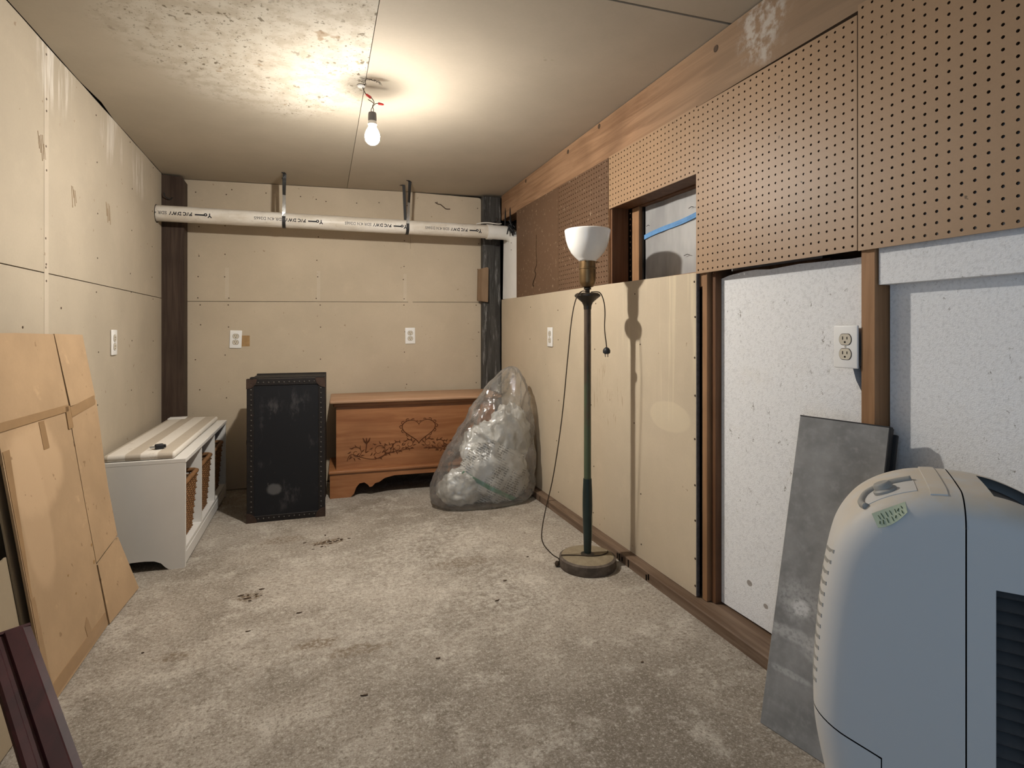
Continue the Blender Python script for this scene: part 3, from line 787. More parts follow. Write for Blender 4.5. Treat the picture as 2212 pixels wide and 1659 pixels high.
# print on the pipe, upside down as the pipe was laid
def bend_print(me, x_end, ang0, mat):
    """writing laid round the pipe, turned half over, ending at x_end"""
    for v in me.vertices:
        lx, ly = -v.co.x, -v.co.y
        a = ang0 + ly / PR
        rr = PR + .0006
        v.co = Vector((x_end + lx, -rr * cos(a), rr * sin(a) + .0075 * (x_end + lx)))
    mk('pipe_print', me, mat, pp)
for xe in (-.835 + .29, .075, .60, 1.115):
    x0 = xe + .835
    bend_print(text_mesh('Y', .034, 0, .0012), x0, .10, M_ink)
    ln = bmesh.new()
    bmesh.ops.create_grid(ln, x_segments=1, y_segments=2, size=.5)
    for v in ln.verts: v.co = Vector((v.co.x * .050 + .062, v.co.y * .008 + .010, 0))
    me = bpy.data.meshes.new('pipe_print'); ln.to_mesh(me); ln.free(); bend_print(me, x0, .10, M_ink)
    bend_print(text_mesh('o', .034, 0, .0014), x0 - .022, .10, M_ink)
    bend_print(text_mesh('PVC DWV', .026, 0, .0012), x0 - .100, .10, M_ink)
    bend_print(text_mesh('SDR 4IN D2665', .025, 0, .0006), x0 - .228, .10, M_inkgrey)
# hanger straps
def strap(x, y_, label, twist):
    zt = zc(x, py_)
    t = thing('pipe_strap', label, 'strap', (x, py_, pz(x)), 0, 'metal straps holding the drain pipe')
    top = zt - pz(x)
    r = PR + .002
    loop = [(0, -r * cos(a), -r * sin(a)) for a in [-.35 + (pi + .70) * i / 16 for i in range(17)]]
    nrm = [Vector((0, -cos(a), -sin(a))) * .002 for a in [-.35 + (pi + .70) * i / 16 for i in range(17)]]
    MB().ribbon(loop, (.020, 0, 0), nrm).build('loop_band', M_blackmetal, t)
    zl = r * sin(.35)
    f0 = Vector((0, -r * cos(.35), zl)); f1 = Vector((.014 * twist, -r * .9, top - .002))
    n = 10
    pts = [f0.lerp(f1, i / n) for i in range(n + 1)]
    wv = [Vector((.021 * cos(.6 * sin(pi * i / n)), .021 * sin(.6 * sin(pi * i / n)), 0)) for i in range(n + 1)]
    tv = [Vector((0, .002, 0))] * (n + 1)
    MB().ribbon(pts[:6], wv[:6], tv[:6]).build('front_leg', M_galv, t, label='bare silvery lower strap leg')
    MB().ribbon(pts[5:] + [f1 + Vector((-.020 * twist, -.03, 0))], wv[5:] + [wv[-1]], tv[5:] + [Vector((0, 0, .002))]).build('front_leg', M_blackmetal, t)
    b0 = Vector((0, r * cos(.35), zl)); b1 = Vector((-.012 * twist, r * 1.0, zc(x, py_ + r) - pz(x) - .002))
    MB().ribbon([b0, b0.lerp(b1, .5), b1, b1 + Vector((-.02 * twist, .02, 0))], (.019, 0, 0), (0, .002, 0)).build('rear_leg', M_blackmetal, t)
strap(-.152, py_, 'black metal strap holding the drain pipe over the black trunk', .3)
strap(.606, py_, 'black and silver strap holding the drain pipe over the wooden chest', 1)

# cables round the pipe end and loose wire on the back wall
tag(MB().tube(smooth_path([(1.345, 3.80, 1.93), (1.333, 3.78, 1.86), (1.33, 3.775, 1.80), (1.325, 3.77, 1.755), (1.30, 3.772, 1.752), (1.27, 3.775, 1.758)], 6), .005, 7).build('black_cable', M_blacktube, smooth='all'), 'black cable dropping to the pipe elbow, nearer the grey post', 'cable')
tag(MB().tube(smooth_path([(1.35, 3.70, 1.93), (1.334, 3.68, 1.86), (1.332, 3.66, 1.79), (1.332, 3.632, 1.76), (1.332, 3.625, 1.72), (1.337, 3.64, 1.69)], 6), .005, 7).build('black_cable', M_blacktube, smooth='all'), 'black cable dropping to the pipe elbow, nearer the hardboard', 'cable')
tag(MB().tube(smooth_path([(1.08, 3.665, 1.758), (1.12, 3.655, 1.766), (1.17, 3.648, 1.768), (1.235, 3.650, 1.765), (1.262, 3.668, 1.772), (1.270, 3.69, 1.776)], 6), .0042, 7).build('white_cable', M_whitecable, smooth='all'), 'thin white cable lying over the drain pipe coupling', 'cable')
kn = MB()
for i in range(9):
    p = Vector((1.322 + random.uniform(-.02, .01), 3.612 + random.uniform(-.010, .005), 1.735 + random.uniform(-.02, .03)))
    kn.tube(smooth_path([p, p + Vector((random.uniform(-.03, .012), random.uniform(-.012, .004), random.uniform(-.02, .02))), p + Vector((random.uniform(-.03, .012), random.uniform(-.01, .004), random.uniform(-.03, .03)))], 4), .0045, 6)
tag(kn.build('cable_knot', M_blacktube, smooth='all'), 'black tangle of cable ties on the drain pipe elbow', 'cable')
tag(MB().tube(smooth_path([(.845, YB - .004, 1.943), (.866, YB - .006, 1.932), (.885, YB - .004, 1.930), (.905, YB - .006, 1.915), (.925, YB - .005, 1.902), (.955, YB - .004, 1.903)], 6), .0035, 6).build('loose_wire', M_nail, smooth='all'), 'short crooked brown wire stuck high on the back wall', 'wire')

# ------------------------------------------------------------------ flattened cardboard boxes against the left wall
def cx_(z, off=0.0): return -.655 - .15 * z + off
def card_piece(parent, pts, mat, name='panel', th=.006, off=0.0, lift=None):
    P = []
    for i, (y, z) in enumerate(pts):
        P.append((cx_(z, off) + (lift[i] if lift else 0) - cx_(0), y - 2.1, z))
    MB().prism(P, (-th, 0, -th * .15)).build(name, mat, parent)
cb = thing('flattened_box', 'big flattened brown cardboard box leaning on the wall before the bench', 'cardboard', (cx_(0), 2.1, 0))
card_piece(cb, [(1.815, 0.004), (2.268, 0.004), (2.262, .2), (2.26, .40), (2.262, .757), (2.10, .757), (1.815, .762)], M_card)
card_piece(cb, [(2.272, .004), (2.545, .006), (2.483, .235), (2.268, .215)], M_card, lift=[.004, .022, .004, .002])
card_piece(cb, [(2.266, .222), (2.481, .243), (2.487, .45), (2.520, .757), (2.268, .757), (2.264, .42)], M_card, lift=[0, .004, 0, .002, 0, 0])
card_piece(cb, [(1.812, .768), (2.266, .763), (2.262, .9), (2.258, 1.008), (2.0, 1.013), (1.80, 1.012)], M_card, lift=[.002, .003, 0, 0, 0, 0])
card_piece(cb, [(2.274, .763), (2.522, .765), (2.512, .9), (2.506, 1.004), (2.276, 1.009)], M_card, lift=[.005, 0, 0, 0, -.004])
def tape(pts, off=.0012): card_piece(cb, pts, M_tape, 'packing_tape', .0016, off)
tape([(1.815, .012), (2.266, .012), (2.262, .050), (1.845, .052), (1.842, .30), (1.82, .30)])
tape([(1.815, .752), (2.26, .748), (2.262, .770), (1.815, .776)], .0030)
tape([(2.275, .725), (2.50, .742), (2.505, .775), (2.275, .760)], .0035)
tape([(2.045, .66), (2.082, .66), (2.078, .745), (2.043, .745)])
tape([(2.10, .05), (2.135, .05), (2.128, .085), (2.118, .105), (2.095, .085)])
tape([(2.235, .69), (2.275, .69), (2.275, .765), (2.238, .765)], .0030)
tape([(1.82, .70), (1.855, .70), (1.845, .55), (1.83, .30), (1.818, .30)])
hol = MB()
for (y, z, r) in ((2.248, .232, .008), (2.252, .29, .006), (2.05, .27, .004), (2.08, .20, .004)):
    hol.tube([(cx_(z) - cx_(0) + .0008, y - 2.1, z), (cx_(z) - cx_(0) - .004, y - 2.1, z)], r, 7)
hol.build('dent', M_papertape, cb, kind='stuff')
cb2 = thing('flattened_box', 'greyish flattened cardboard sheet tucked behind the big brown box', 'cardboard', (cx_(0), 2.1, 0))
card_piece(cb2, [(1.50, .01), (1.80, .01), (1.80, .30), (1.80, .43), (1.50, .40)], M_card2, 'panel', .005, -.024)
card_piece(cb2, [(1.81, .01), (2.50, .01), (2.53, .45), (2.553, .80), (2.556, .87), (2.572, .885), (2.575, .985), (1.81, .985)], M_card2, 'panel', .005, -.022)
card_piece(cb2, [(1.86, .01), (2.47, .01), (2.536, .45), (2.545, .86), (1.86, .86)], M_card2, 'panel', .004, -.014)

# maroon furniture rail leaning at the near left
A = Vector((-.680, 1.65, .285)); B = Vector((-.375, 1.2, .012))
mr = thing('maroon_rail', 'dark maroon moulded wooden rail leaning in front of the cardboard', 'rail', tuple(B))
ax = (A - B).normalized(); sd = ax.cross(Vector((0, 0, 1))).normalized(); nn = sd.cross(ax).normalized()
prof = [(a * .76, b) for a, b in [(-.055, 0), (-.055, .018), (-.048, .022), (-.030, .022), (-.026, .016), (-.012, .016), (-.008, .024), (.030, .026), (.036, .020), (.055, .018), (.055, 0)]]
MB().prism([sd * a + nn * b for a, b in prof], A - B).build('moulded_board', M_maroon, mr)
MB().prism([sd * a + nn * b + ax * ((A - B).length - .001) for a, b in [(-.042, -.002), (-.042, .02), (.042, .02), (.042, -.002)]], ax * .008).build('end_cap', M_maroon, mr)

# ------------------------------------------------------------------ white bench with baskets
BL_, BH, BD = 1.08, .47, .315
bn = thing('storage_bench', 'white wooden storage bench with three basket cubbies against the wall', 'bench', (-.505, 2.71, 0), -math.radians(1.0))
def endp(y):
    arch = [(-.06 + -.0, 0), (-.075, .012), (-.09, .03), (-.115, .042), (-.15, .046), (-.20, .046), (-.235, .038), (-.25, .015), (-.262, 0)]
    MB().prism([(0, y, 0), (0, y, BH - .018), (-BD, y, BH - .018), (-BD, y, 0), *[(a, y, b) for a, b in arch[::-1]]], (0, .018, 0)).build('side_panel', M_paint, bn)
endp(0); endp(BL_ - .018)
MB().box((-BD, 0, BH - .018), (.004, BL_, BH), .002, 1).build('top_board', M_paint, bn)
MB().box((-BD + .006, .018, .066), (-.002, BL_ - .018, .082)).build('bottom_shelf', M_paint, bn)
MB().box((-BD, .018, .05), (-BD + .006, BL_ - .018, BH - .018)).build('back_panel', M_paint, bn)
MB().box((-.016, .018, .012), (0, BL_ - .018, .064), .0015, 1).build('skirt_board', M_paint, bn)
bay = (BL_ - .018 * 4) / 3
for k in (1, 2): MB().box((-BD + .006, k * (bay + .018), .082), (-.003, k * (bay + .018) + .018, BH - .018)).build('divider', M_paint, bn)
cu = MB(); cu.box((-BD + .010, .004, BH), (-.040, BL_ - .02, BH + .030), .013, 3)
cu.build('cushion', M_stripe, bn, smooth=True)

def basket(loc, label, first=[None]):
    if first[0]:
        t = copy_tree(first[0]); t.location = loc; t['label'] = label; return t
    t = thing('wicker_basket', label, 'basket', loc, -math.radians(1.0), 'wicker baskets in the white bench')
    wt, wb2, d, h = .285, .215, .25, .262     # width along y at the rim and foot, depth along x, height
    def P(u, face, z):
        f = z / h; w = (wb2 + (wt - wb2) * f) / 2; q = (d * (.86 + .14 * f)) / 2
        return {'f': Vector((q, -w + 2 * w * u, z)), 'b': Vector((-q, w - 2 * w * u, z)), 'l': Vector((-q + 2 * q * u, -w, z)), 'r': Vector((q - 2 * q * u, w, z))}[face]
    st = MB()
    for f, n in (('f', 14), ('b', 10), ('l', 12), ('r', 12)):
        for i in range(n): st.tube([P((i + .5) / n, f, 0), P((i + .5) / n, f, h - .004)], .0032, 5)
    st.build('stake', M_wicker, t, kind='stuff')
    wv = MB()
    for j in range(17):
        z = .008 + j * (h - .03) / 16
        ring = []
        for f, n in (('l', 12), ('f', 14), ('r', 12), ('b', 10)):
            nv = {'l': Vector((0, -1, 0)), 'f': Vector((1, 0, 0)), 'r': Vector((0, 1, 0)), 'b': Vector((-1, 0, 0))}[f]
            for i in range(n): ring.append(P((i + .5) / n, f, z) + nv * (.0045 if (i + j) % 2 else -.0045))
        wv.tube(ring, .0047, 5, closed=True)
    wv.build('weave', M_wicker, t, smooth='all', kind='stuff')
    rim = []
    for f in 'lfrb':
        for i in range(10): rim.append(P((i + .5) / 10, f, h))
    MB().tube(rim, .0115, 8, closed=True).build('rim', M_wicker, t, smooth='all')
    q = d * .86 / 2; MB().box((-q, -wb2 / 2, 0), (q, wb2 / 2, .006)).build('base', M_wicker, t)
    first[0] = t; return t
for k, lab in enumerate(('brown wicker basket in the bench cubby nearest the cardboard', 'brown wicker basket in the middle cubby of the white bench', 'brown wicker basket in the bench cubby nearest the trunk')):
    y = .018 + k * (bay + .018) + bay / 2
    a = -math.radians(1.0); lx, ly = -.142, y
    basket((-.505 + lx * cos(a) - ly * sin(a), 2.71 + lx * sin(a) + ly * cos(a), .083), lab)

# plug adapter and paper on the cushion
pg = thing('plug_adapter', 'small black plug adapter lying on the striped bench cushion', 'plug', (-.622, 2.80, BH + .0315), math.radians(20))
MB().box((-.016, -.013, -.001), (.018, .013, .021), .005, 3).build('body', M_blacktube, pg, smooth=True)
MB().box((.018, -.009, .003), (.026, .009, .017), .003, 2).build('strain_relief', M_blacktube, pg, smooth=True)
for y in (-.0065, .0065): MB().box((-.034, y - .0008, .006), (-.015, y + .0008, .013)).build('prong', M_steel, pg)
pa = MB(); pa.box((-.78, 3.70, BH + .0302), (-.69, 3.772, BH + .036), .001, 1)
tag(pa.build('folded_paper', M_whiteboard), 'white folded paper at the far end of the striped cushion', 'paper')

# ------------------------------------------------------------------ black trunk on end
TW, TD, TH = .392, .40, .762
tk = thing('steamer_trunk', 'old black steamer trunk standing on end before the back wall', 'trunk', (-.315, 3.215, 0), -math.radians(2.6))
MB().box((.004, .125, .004), (TW - .004, TD, TH - .004), .003, 2).build('body', M_trunk, tk)
MB().box((.002, 0.002, .003), (TW - .002, .120, TH - .003), .003, 2).build('lid', M_trunk, tk)
def band(lo, hi): MB().box(lo, hi, .0015, 1).build('binding', M_trunkband, tk)
bw = .034
band((0, -.002, 0), (bw, .030, TH)); band((TW - bw, -.002, 0), (TW, .030, TH))
band((bw, -.0018, 0), (TW - bw, .030, bw)); band((bw, -.0018, TH - bw), (TW - bw, .030, TH))
band((.001, .098, 0), (TW - .001, .119, TH + .001)); band((.001, .127, 0), (TW - .001, .150, TH + .001))
band((.001, TD - .03, 0), (TW - .001, TD + .002, TH + .001))
rv = MB()
def riv(x, z): rv.lathe([(.0048, 0), (.0042, .0016), (.0022, .0028), (.0004, .0031)], (0, 0, 0), 8).bm.verts
def rivet(m, x, z):
    k = len(m.bm.verts)
    m.lathe([(.0048, 0), (.0040, .0018), (.0018, .003)], (0, 0, 0), 8)
    m.bm.verts.ensure_lookup_table()
    for v in m.bm.verts[k:]: v.co = Vector((x + v.co.x, -.0018 - v.co.z, z + v.co.y))
for i in range(27):
    z = .03 + i * (TH - .06) / 26
    for x in (.021, TW - .021): rivet(rv, x + random.uniform(-.001, .001), z)
for i in range(1, 13):
    x = .03 + i * (TW - .06) / 13
    for z in (.019, TH - .019): rivet(rv, x, z + random.uniform(-.001, .001))
rv.build('rivet', M_rivet, tk, smooth=True, kind='stuff')
for (x, z, sx, sz) in ((0, 0, 1, 1), (TW, 0, -1, 1), (0, TH, 1, -1), (TW, TH, -1, -1)):
    c = MB()
    pts = [(x - .002 * sx, -.0045, z - .001 * sz * 0)]
    for k in range(9):
        a = pi / 2 * k / 8
        pts.append((x + sx * (.052 * cos(a) - .002), -.0045, z + sz * (.052 * sin(a))))
    c.prism(pts, (0, .04, 0))
    c.build('corner_cap', M_rustcap, tk)
hd = smooth_path([(.004, .2, .44), (-.012, .2, .437), (-.022, .2, .41), (-.024, .2, .385), (-.018, .2, .36), (-.010, .2, .345), (.004, .2, .342)], 5)
MB().tube(hd, .0065, 8).build('handle', M_trunkband, tk, smooth='all')
MB().box((-.003, .18, .43), (.004, .22, .455), .001, 1).build('handle_loop', M_rustcap, tk)
MB().box((-.003, .18, .325), (.004, .22, .35), .001, 1).build('handle_loop', M_rustcap, tk)

# ------------------------------------------------------------------ cedar chest
CL, CD = 1.08, .385
ch = thing('cedar_chest', 'reddish wooden blanket chest with carved heart against the back wall', 'chest', (.112, 3.512, 0), -math.radians(3.0))
foot = [(.121, .0), (.140, .019), (.154, .058), (.173, .080), (.202, .084), (.223, .068), (.233, .053), (.249, .055), (.266, .074), (.292, .080), (.325, .102), (.382, .114)]
ap = [(0, 0)] + foot + [(CL - x, z) for x, z in foot[::-1]] + [(CL, 0), (CL, .150), (0, .150)]
MB().prism([(x, 0, z) for x, z in ap], (0, .02, 0)).build('apron', M_cedar, ch)
for x in (0, CL - .02):
    MB().prism([(x, .02, 0), (x, .13, 0), (x, .15, .06), (x, .19, .11), (x, CD - .19, .11), (x, CD - .15, .06), (x, CD - .13, 0), (x, CD, 0), (x, CD, .15), (x, .02, .15)], (.02, 0, 0)).build('side_apron', M_cedar, ch)
MB().box((-.008, -.010, .148), (CL + .008, CD, .166), .005, 2).build('base_moulding', M_cedar, ch)
MB().box((.036, .030, .166), (CL - .036, CD - .004, .566)).build('body', M_cedar, ch)
MB().box((.018, .014, .552), (CL - .018, CD - .004, .574), .007, 2).build('neck_moulding', M_cedar, ch)
MB().box((-.002, -.014, .574), (CL + .002, CD, .596), .008, 3).build('lid', M_cedar_top, ch, smooth=True)
# carving: scalloped heart and scrolls
FY = .029
hx, hz = .54, .388
hp = []
for k in range(72):
    a = 2 * pi * k / 72
    X = 16 * sin(a) ** 3; Z = 13 * cos(a) - 5 * cos(2 * a) - 2 * cos(3 * a) - cos(4 * a)
    hp.append((hx + X * .0066, FY, hz + Z * .0052))
MB().tube(hp, .0026, 5, closed=True).build('carved_heart', M_carve, ch)
MB().prism([(p[0] * .96 + hx * .04, FY + .0004, p[2] * .96 + hz * .04) for p in hp], (0, -.003, 0)).build('carved_heart', M_cedar, ch)
sc2 = MB()
for k in range(0, 72, 3):
    p = Vector(hp[k]); c = Vector((hx, FY, hz + .005)); o = (p - c) * .13
    if p.z < hz - .045: continue
    t = Vector((-(p - c).z, 0, (p - c).x)).normalized() * .011
    sc2.tube([p + o * .2 - t, p + o * .9 - t * .6, p + o * 1.15, p + o * .9 + t * .6, p + o * .2 + t], .0022, 5)
sc2.build('scallop', M_carve, ch, kind='stuff')
vn = MB()
def spiral(cx, cz, r, turns, a0, sgn, w=.0022):
    pts = []
    for i in range(26):
        t = i / 25; a = a0 + sgn * 2 * pi * turns * t; q = r * (1 - .8 * t)
        pts.append((cx + q * cos(a), FY, cz + q * sin(a)))
    vn.tube(pts, [w * (1 - .5 * i / 25) for i in range(26)], 5)
def leaf(cx, cz, a, l):
    d = Vector((cos(a), 0, sin(a))); n_ = Vector((-sin(a), 0, cos(a)))
    p = Vector((cx, FY, cz))
    vn.tube([p, p + d * l * .4 + n_ * l * .12, p + d * l], [.0008, .0035, .0006], 5)
for s in (1, -1):
    def X(x): return x if s > 0 else CL - x
    for (x, z, r, tn, a0, sg) in ((.155, .262, .040, 1.2, 2.4, -1), (.292, .268, .050, 1.3, -2.2, 1), (.405, .285, .034, 1.2, 1.0, 1), (.480, .300, .030, 1.1, 2.5, -1), (.350, .275, .03, .7, 3.6, 1)):
        spiral(X(x), z, r, tn, a0 if s > 0 else pi - a0, sg * s)
        for q in range(9):
            a = q * .7 + x * 9
            leaf(X(x) + r * .85 * cos(a) * (1 if s > 0 else -1), z + r * .85 * sin(a), (a + .9) if s > 0 else pi - a - .9, .024)
    # tulip
    tx = X(.216)
    vn.tube([(tx - .006 * s, FY, .262), (tx, FY, .300), (tx, FY, .322)], .003, 5)
    for q in (-1, 0, 1):
        vn.tube([(tx, FY, .315), (tx + .014 * q, FY, .335), (tx + .022 * q, FY, .352)], [.003, .0055, .002], 5)
    vn.tube(smooth_path([(X(.10), FY, .215), (X(.125), FY, .255), (X(.2), FY, .228), (X(.27), FY, .218), (X(.34), FY, .245), (X(.42), FY, .262), (X(.5), FY, .270)], 5), .0018, 5)
    for q in range(8): leaf(X(.11 + .05 * q), .225 + .012 * (q % 3) + .004 * q, (.5 + .4 * (q % 2)) if s > 0 else pi - .5, .026)
vn.build('carved_scroll', M_carve, ch, kind='stuff')

# ------------------------------------------------------------------ clear plastic bag with crumpled packing
def plastic(name, milky, gloss=.08):
    m = Mat(name)
    t = m.t; t.nodes.remove(m.b)
    out = [n for n in t.nodes if n.type == 'OUTPUT_MATERIAL'][0]
    tr = m.node('ShaderNodeBsdfTransparent'); tr.inputs[0].default_value = (.97, .97, .965, 1)
    df = m.node('ShaderNodeBsdfDiffuse'); df.inputs[0].default_value = (.75, .74, .71, 1)
    tl = m.node('ShaderNodeBsdfTranslucent'); tl.inputs[0].default_value = (.75, .74, .71, 1)
    gl = m.node('ShaderNodeBsdfGlossy'); gl.inputs['Roughness'].default_value = gloss
    a = m.node('ShaderNodeMixShader'); a.inputs[0].default_value = .4
    t.links.new(df.outputs[0], a.inputs[1]); t.links.new(tl.outputs[0], a.inputs[2])
    b = m.node('ShaderNodeMixShader')
    lw = m.node('ShaderNodeLayerWeight'); lw.inputs[0].default_value = .35
    m.put(b.inputs[0], m.math('ADD', m.math('MULTIPLY', lw.outputs['Facing'], .30), m.math('ADD', m.math('MULTIPLY', m.step(m.noise(11, 5, .65), .45, .72), milky * 1.2), milky * .45), True))
    t.links.new(tr.outputs[0], b.inputs[1]); t.links.new(a.outputs[0], b.inputs[2])
    fr = m.node('ShaderNodeFresnel'); fr.inputs[0].default_value = 1.5
    bp = m.node('ShaderNodeBump'); bp.inputs['Strength'].default_value = .7; bp.inputs['Distance'].default_value = .012
    m.put(bp.inputs['Height'], m.noise(16, 3, .6, dist=1.2))
    t.links.new(bp.outputs[0], gl.inputs['Normal']); t.links.new(bp.outputs[0], fr.inputs['Normal'])
    c = m.node('ShaderNodeMixShader')
    m.put(c.inputs[0], m.math('ADD', m.math('MULTIPLY', fr.outputs[0], .75), .03, True))
    t.links.new(b.outputs[0], c.inputs[1]); t.links.new(gl.outputs[0], c.inputs[2])
    t.links.new(c.outputs[0], out.inputs[0])
    return m
M_bag = plastic('clear_bag_film', .19)
M_inner = plain('crumpled_packing_film', (.66, .65, .61), .22, .5, var=.18, scale=9)
def printed():
    m = Mat('printed_packing_film', .25, .5)
    v = m.map(rot=(.0, math.radians(-30), 0))
    s_ = m.xyz(v)
    ln = m.step(m.math('FRACT', m.math('MULTIPLY', s_[2], 75)), .42, .52)
    wd = m.step(m.noise(120, 2, .5, m.map(scale=(1, 1, .3), vec=v)), .42, .50)
    reg = m.math('MULTIPLY', m.step(m.math('FRACT', m.math('MULTIPLY', s_[0], 7.5)), .12, .2), m.step(m.noise(6, 2), .40, .48))
    k = m.math('MULTIPLY', m.math('MULTIPLY', ln, wd), reg)
    c = m.mix(m.noise(8, 4, .6), (.52, .51, .48), (.74, .73, .69))
    c = m.mix(m.math('MULTIPLY', k, .8), c, (.09, .085, .08))
    g = m.math('MULTIPLY', m.step(s_[2], .085, .092), m.step(s_[2], .116, .109))
    c = m.mix(m.math('MULTIPLY', g, .85), c, (.05, .30, .16))
    return m.color(c)
M_print = printed()
bg = thing('plastic_bag', 'large clear plastic bag of crumpled packing in front of the chest', 'bag', (.97, 3.17, 0))
def crumple(p, amp, f, seed):
    q = Vector(p) * f + Vector((seed, seed * 1.7, -seed))
    n = mnoise.noise(q); n2 = mnoise.noise(q * 2.3 + Vector((4, 4, 4))); n3 = mnoise.noise(q * 4.9)
    return amp * (1 - abs(n) * 2.2 + .5 * (1 - abs(n2) * 2) + .25 * n3)
# silhouette levels: z, centre x, centre y, half width x, half depth y (relative to the bag's base)
LV = [(0.0, .0, -.005, .27, .165), (.03, .0, -.005, .31, .185), (.09, .005, 0, .315, .19), (.16, .02, 0, .302, .185), (.25, .042, 0, .285, .175), (.34, .067, .005, .258, .160), (.43, .095, .01, .228, .145), (.52, .118, .015, .195, .125),
      (.60, .142, .018, .162, .105), (.66, .158, .02, .132, .088), (.71, .172, .022, .106, .072), (.75, .186, .025, .076, .052), (.785, .196, .027, .045, .034), (.80, .20, .028, .012, .012)]
def level(z):
    for a, b in zip(LV, LV[1:]):
        if a[0] <= z <= b[0]:
            t = (z - a[0]) / (b[0] - a[0]); return [a[i] + (b[i] - a[i]) * t for i in range(5)]
    return LV[-1]
V = []; F = []; nz, nt = 84, 132
for j in range(nz + 1):
    f = j / nz; z = .80 * (f ** 1.05)
    _, cx, cy, rx, ry = level(z)
    for i in range(nt):
        a = 2 * pi * i / nt
        ca, sa = cos(a), sin(a)
        e = 2 / 2.5
        dx = math.copysign(abs(ca) ** e, ca); dy = math.copysign(abs(sa) ** e, sa)
        p = Vector((cx + rx * dx, cy + ry * dy, z))
        k = min(1, z / .05) * min(1, (.80 - z) / .06)
        d = crumple((p.x, p.y, p.z * .55), .016, 8.5, 3.1) * k - .010 * k
        fold = .006 * sin(a * 13 + 5 * mnoise.noise(Vector((0, 0, z * 6)))) * max(0, (z - .35) / .45) * k
        p += Vector((ca, sa, 0)) * (d + fold)
        p.z = max(.002, p.z + .01 * k * mnoise.noise(p * 9))
        V.append(p)
for j in range(nz):
    for i in range(nt): F.append((j * nt + i, j * nt + (i + 1) % nt, (j + 1) * nt + (i + 1) % nt, (j + 1) * nt + i))
F.append(tuple(range(nt - 1, -1, -1))); F.append(tuple(nz * nt + i for i in range(nt)))
me = bpy.data.meshes.new('bag_film'); me.from_pydata([tuple(v) for v in V], [], F)
mk('bag_film', me, M_bag, bg, smooth='all')
def lump(c, r, mat, seed, name, squash=1.0):
    m = MB(); bmesh.ops.create_icosphere(m.bm, subdivisions=5, radius=1.0)
    for v in m.bm.verts:
        d = v.co.normalized()
        k = 1 + crumple(d, .14, 1.9, seed) - .10 + .05 * mnoise.noise(d * 7 + Vector((seed, 0, 0)))
        p = Vector((d.x * r[0] * k, d.y * r[1] * k, d.z * r[2] * k)) + Vector(c)
        p.z = max(.006, p.z); v.co = p
    m.build(name, mat, bg, smooth='all')
lump((.06, -.05, .17), (.20, .10, .19), M_print, 1.3, 'packing_film')
lump((-.14, -.04, .10), (.13, .10, .11), M_inner, 5.2, 'packing_film')
lump((.17, .0, .38), (.13, .10, .19), M_inner, 9.4, 'packing_film')
lump((.17, -.01, .13), (.12, .10, .13), M_inner, 12.4, 'packing_film')
lump((.03, .02, .29), (.15, .09, .17), M_inner, 15.4, 'packing_film')

# ------------------------------------------------------------------ floor lamp
lx, ly = 1.130, 2.132
fl_ = thing('floor_lamp', 'old green floor lamp with white glass bowl by the drywall', 'lamp', (lx, ly, 0))
MB().lathe([(.120, 0), (.1235, .006), (.122, .040), (.112, .0455)], (0, 0, 0), 56, cap=False).build('base_rim', M_lampbaseside, fl_, smooth=True)
MB().lathe([(.1125, .0452), (.100, .048), (.05, .0500), (.024, .051)], (0, 0, 0), 56, cap=True).build('base_top', M_lampbase, fl_, smooth=True)
MB().lathe([(.029, .050), (.029, .053), (.022, .056), (.018, .058)], (0, 0, 0), 28).build('collar', M_bronze, fl_, smooth=True)
MB().lathe([(.0155, .054), (.0165, .075), (.0175, .12), (.0205, .20), (.0215, .26), (.0205, .32), (.0185, .36), (.0180, .378)], (0, 0, 0), 28).build('sleeve', M_sleeve, fl_, smooth=True)
chp = MB()
pts = [(.0218, .235, .25), (.0222, .215, .42), (.0222, .18, .40), (.0214, .14, .30), (.0200, .105, .10), (.0200, .10, .02), (.0214, .14, .14), (.0222, .18, .15), (.0222, .215, .10)]
chp.prism([((r + .0006) * cos(-1.15 - a), (r + .0006) * sin(-1.15 - a), z) for r, z, a in [(r, z, a - .30) for r, z, a in pts]], (.0008 * cos(-1.1), .0008 * sin(-1.1), 0))
chp.build('paint_chip', M_chip, fl_)
MB().lathe([(.0155, .374), (.0150, .7), (.0150, 1.118)], (0, 0, 0), 24).build('pole', M_pole, fl_, smooth=True)
MB().lathe([(.0165, 1.112), (.0170, 1.122), (.0175, 1.128), (.024, 1.142), (.040, 1.156), (.0555, 1.168), (.056, 1.174), (.046, 1.182), (.018, 1.184)], (0, 0, 0), 36).build('flared_cup', M_bronze, fl_, smooth=True)
MB().lathe([(.010, 1.180), (.010, 1.196), (.016, 1.198), (.016, 1.204), (.011, 1.207)], (0, 0, 0), 20).build('stem_nut', M_bronze, fl_, smooth=True)
MB().lathe([(.012, 1.205), (.026, 1.210), (.033, 1.222), (.0355, 1.232), (.0355, 1.285), (.0375, 1.287), (.0375, 1.291), (.0345, 1.293), (.0345, 1.322), (.038, 1.324), (.038, 1.327)], (0, 0, 0), 32).build('brass_socket', M_brass, fl_, smooth=True)
for a in (-.2, 1.9, 4.0):
    MB().tube([(.034 * cos(a), .034 * sin(a), 1.318), (.047 * cos(a), .047 * sin(a), 1.318)], [.0022, .0030], 7).build('thumb_screw', M_brass, fl_)
MB().lathe([(.036, 1.320), (.040, 1.326), (.052, 1.336), (.070, 1.356), (.084, 1.382), (.0935, 1.412), (.098, 1.442), (.0995, 1.452), (.0985, 1.4555), (.096, 1.452), (.0915, 1.414), (.081, 1.384), (.067, 1.359), (.050, 1.340), (.030, 1.330)], (0, 0, 0), 56).build('glass_bowl', M_opal, fl_, smooth='all')
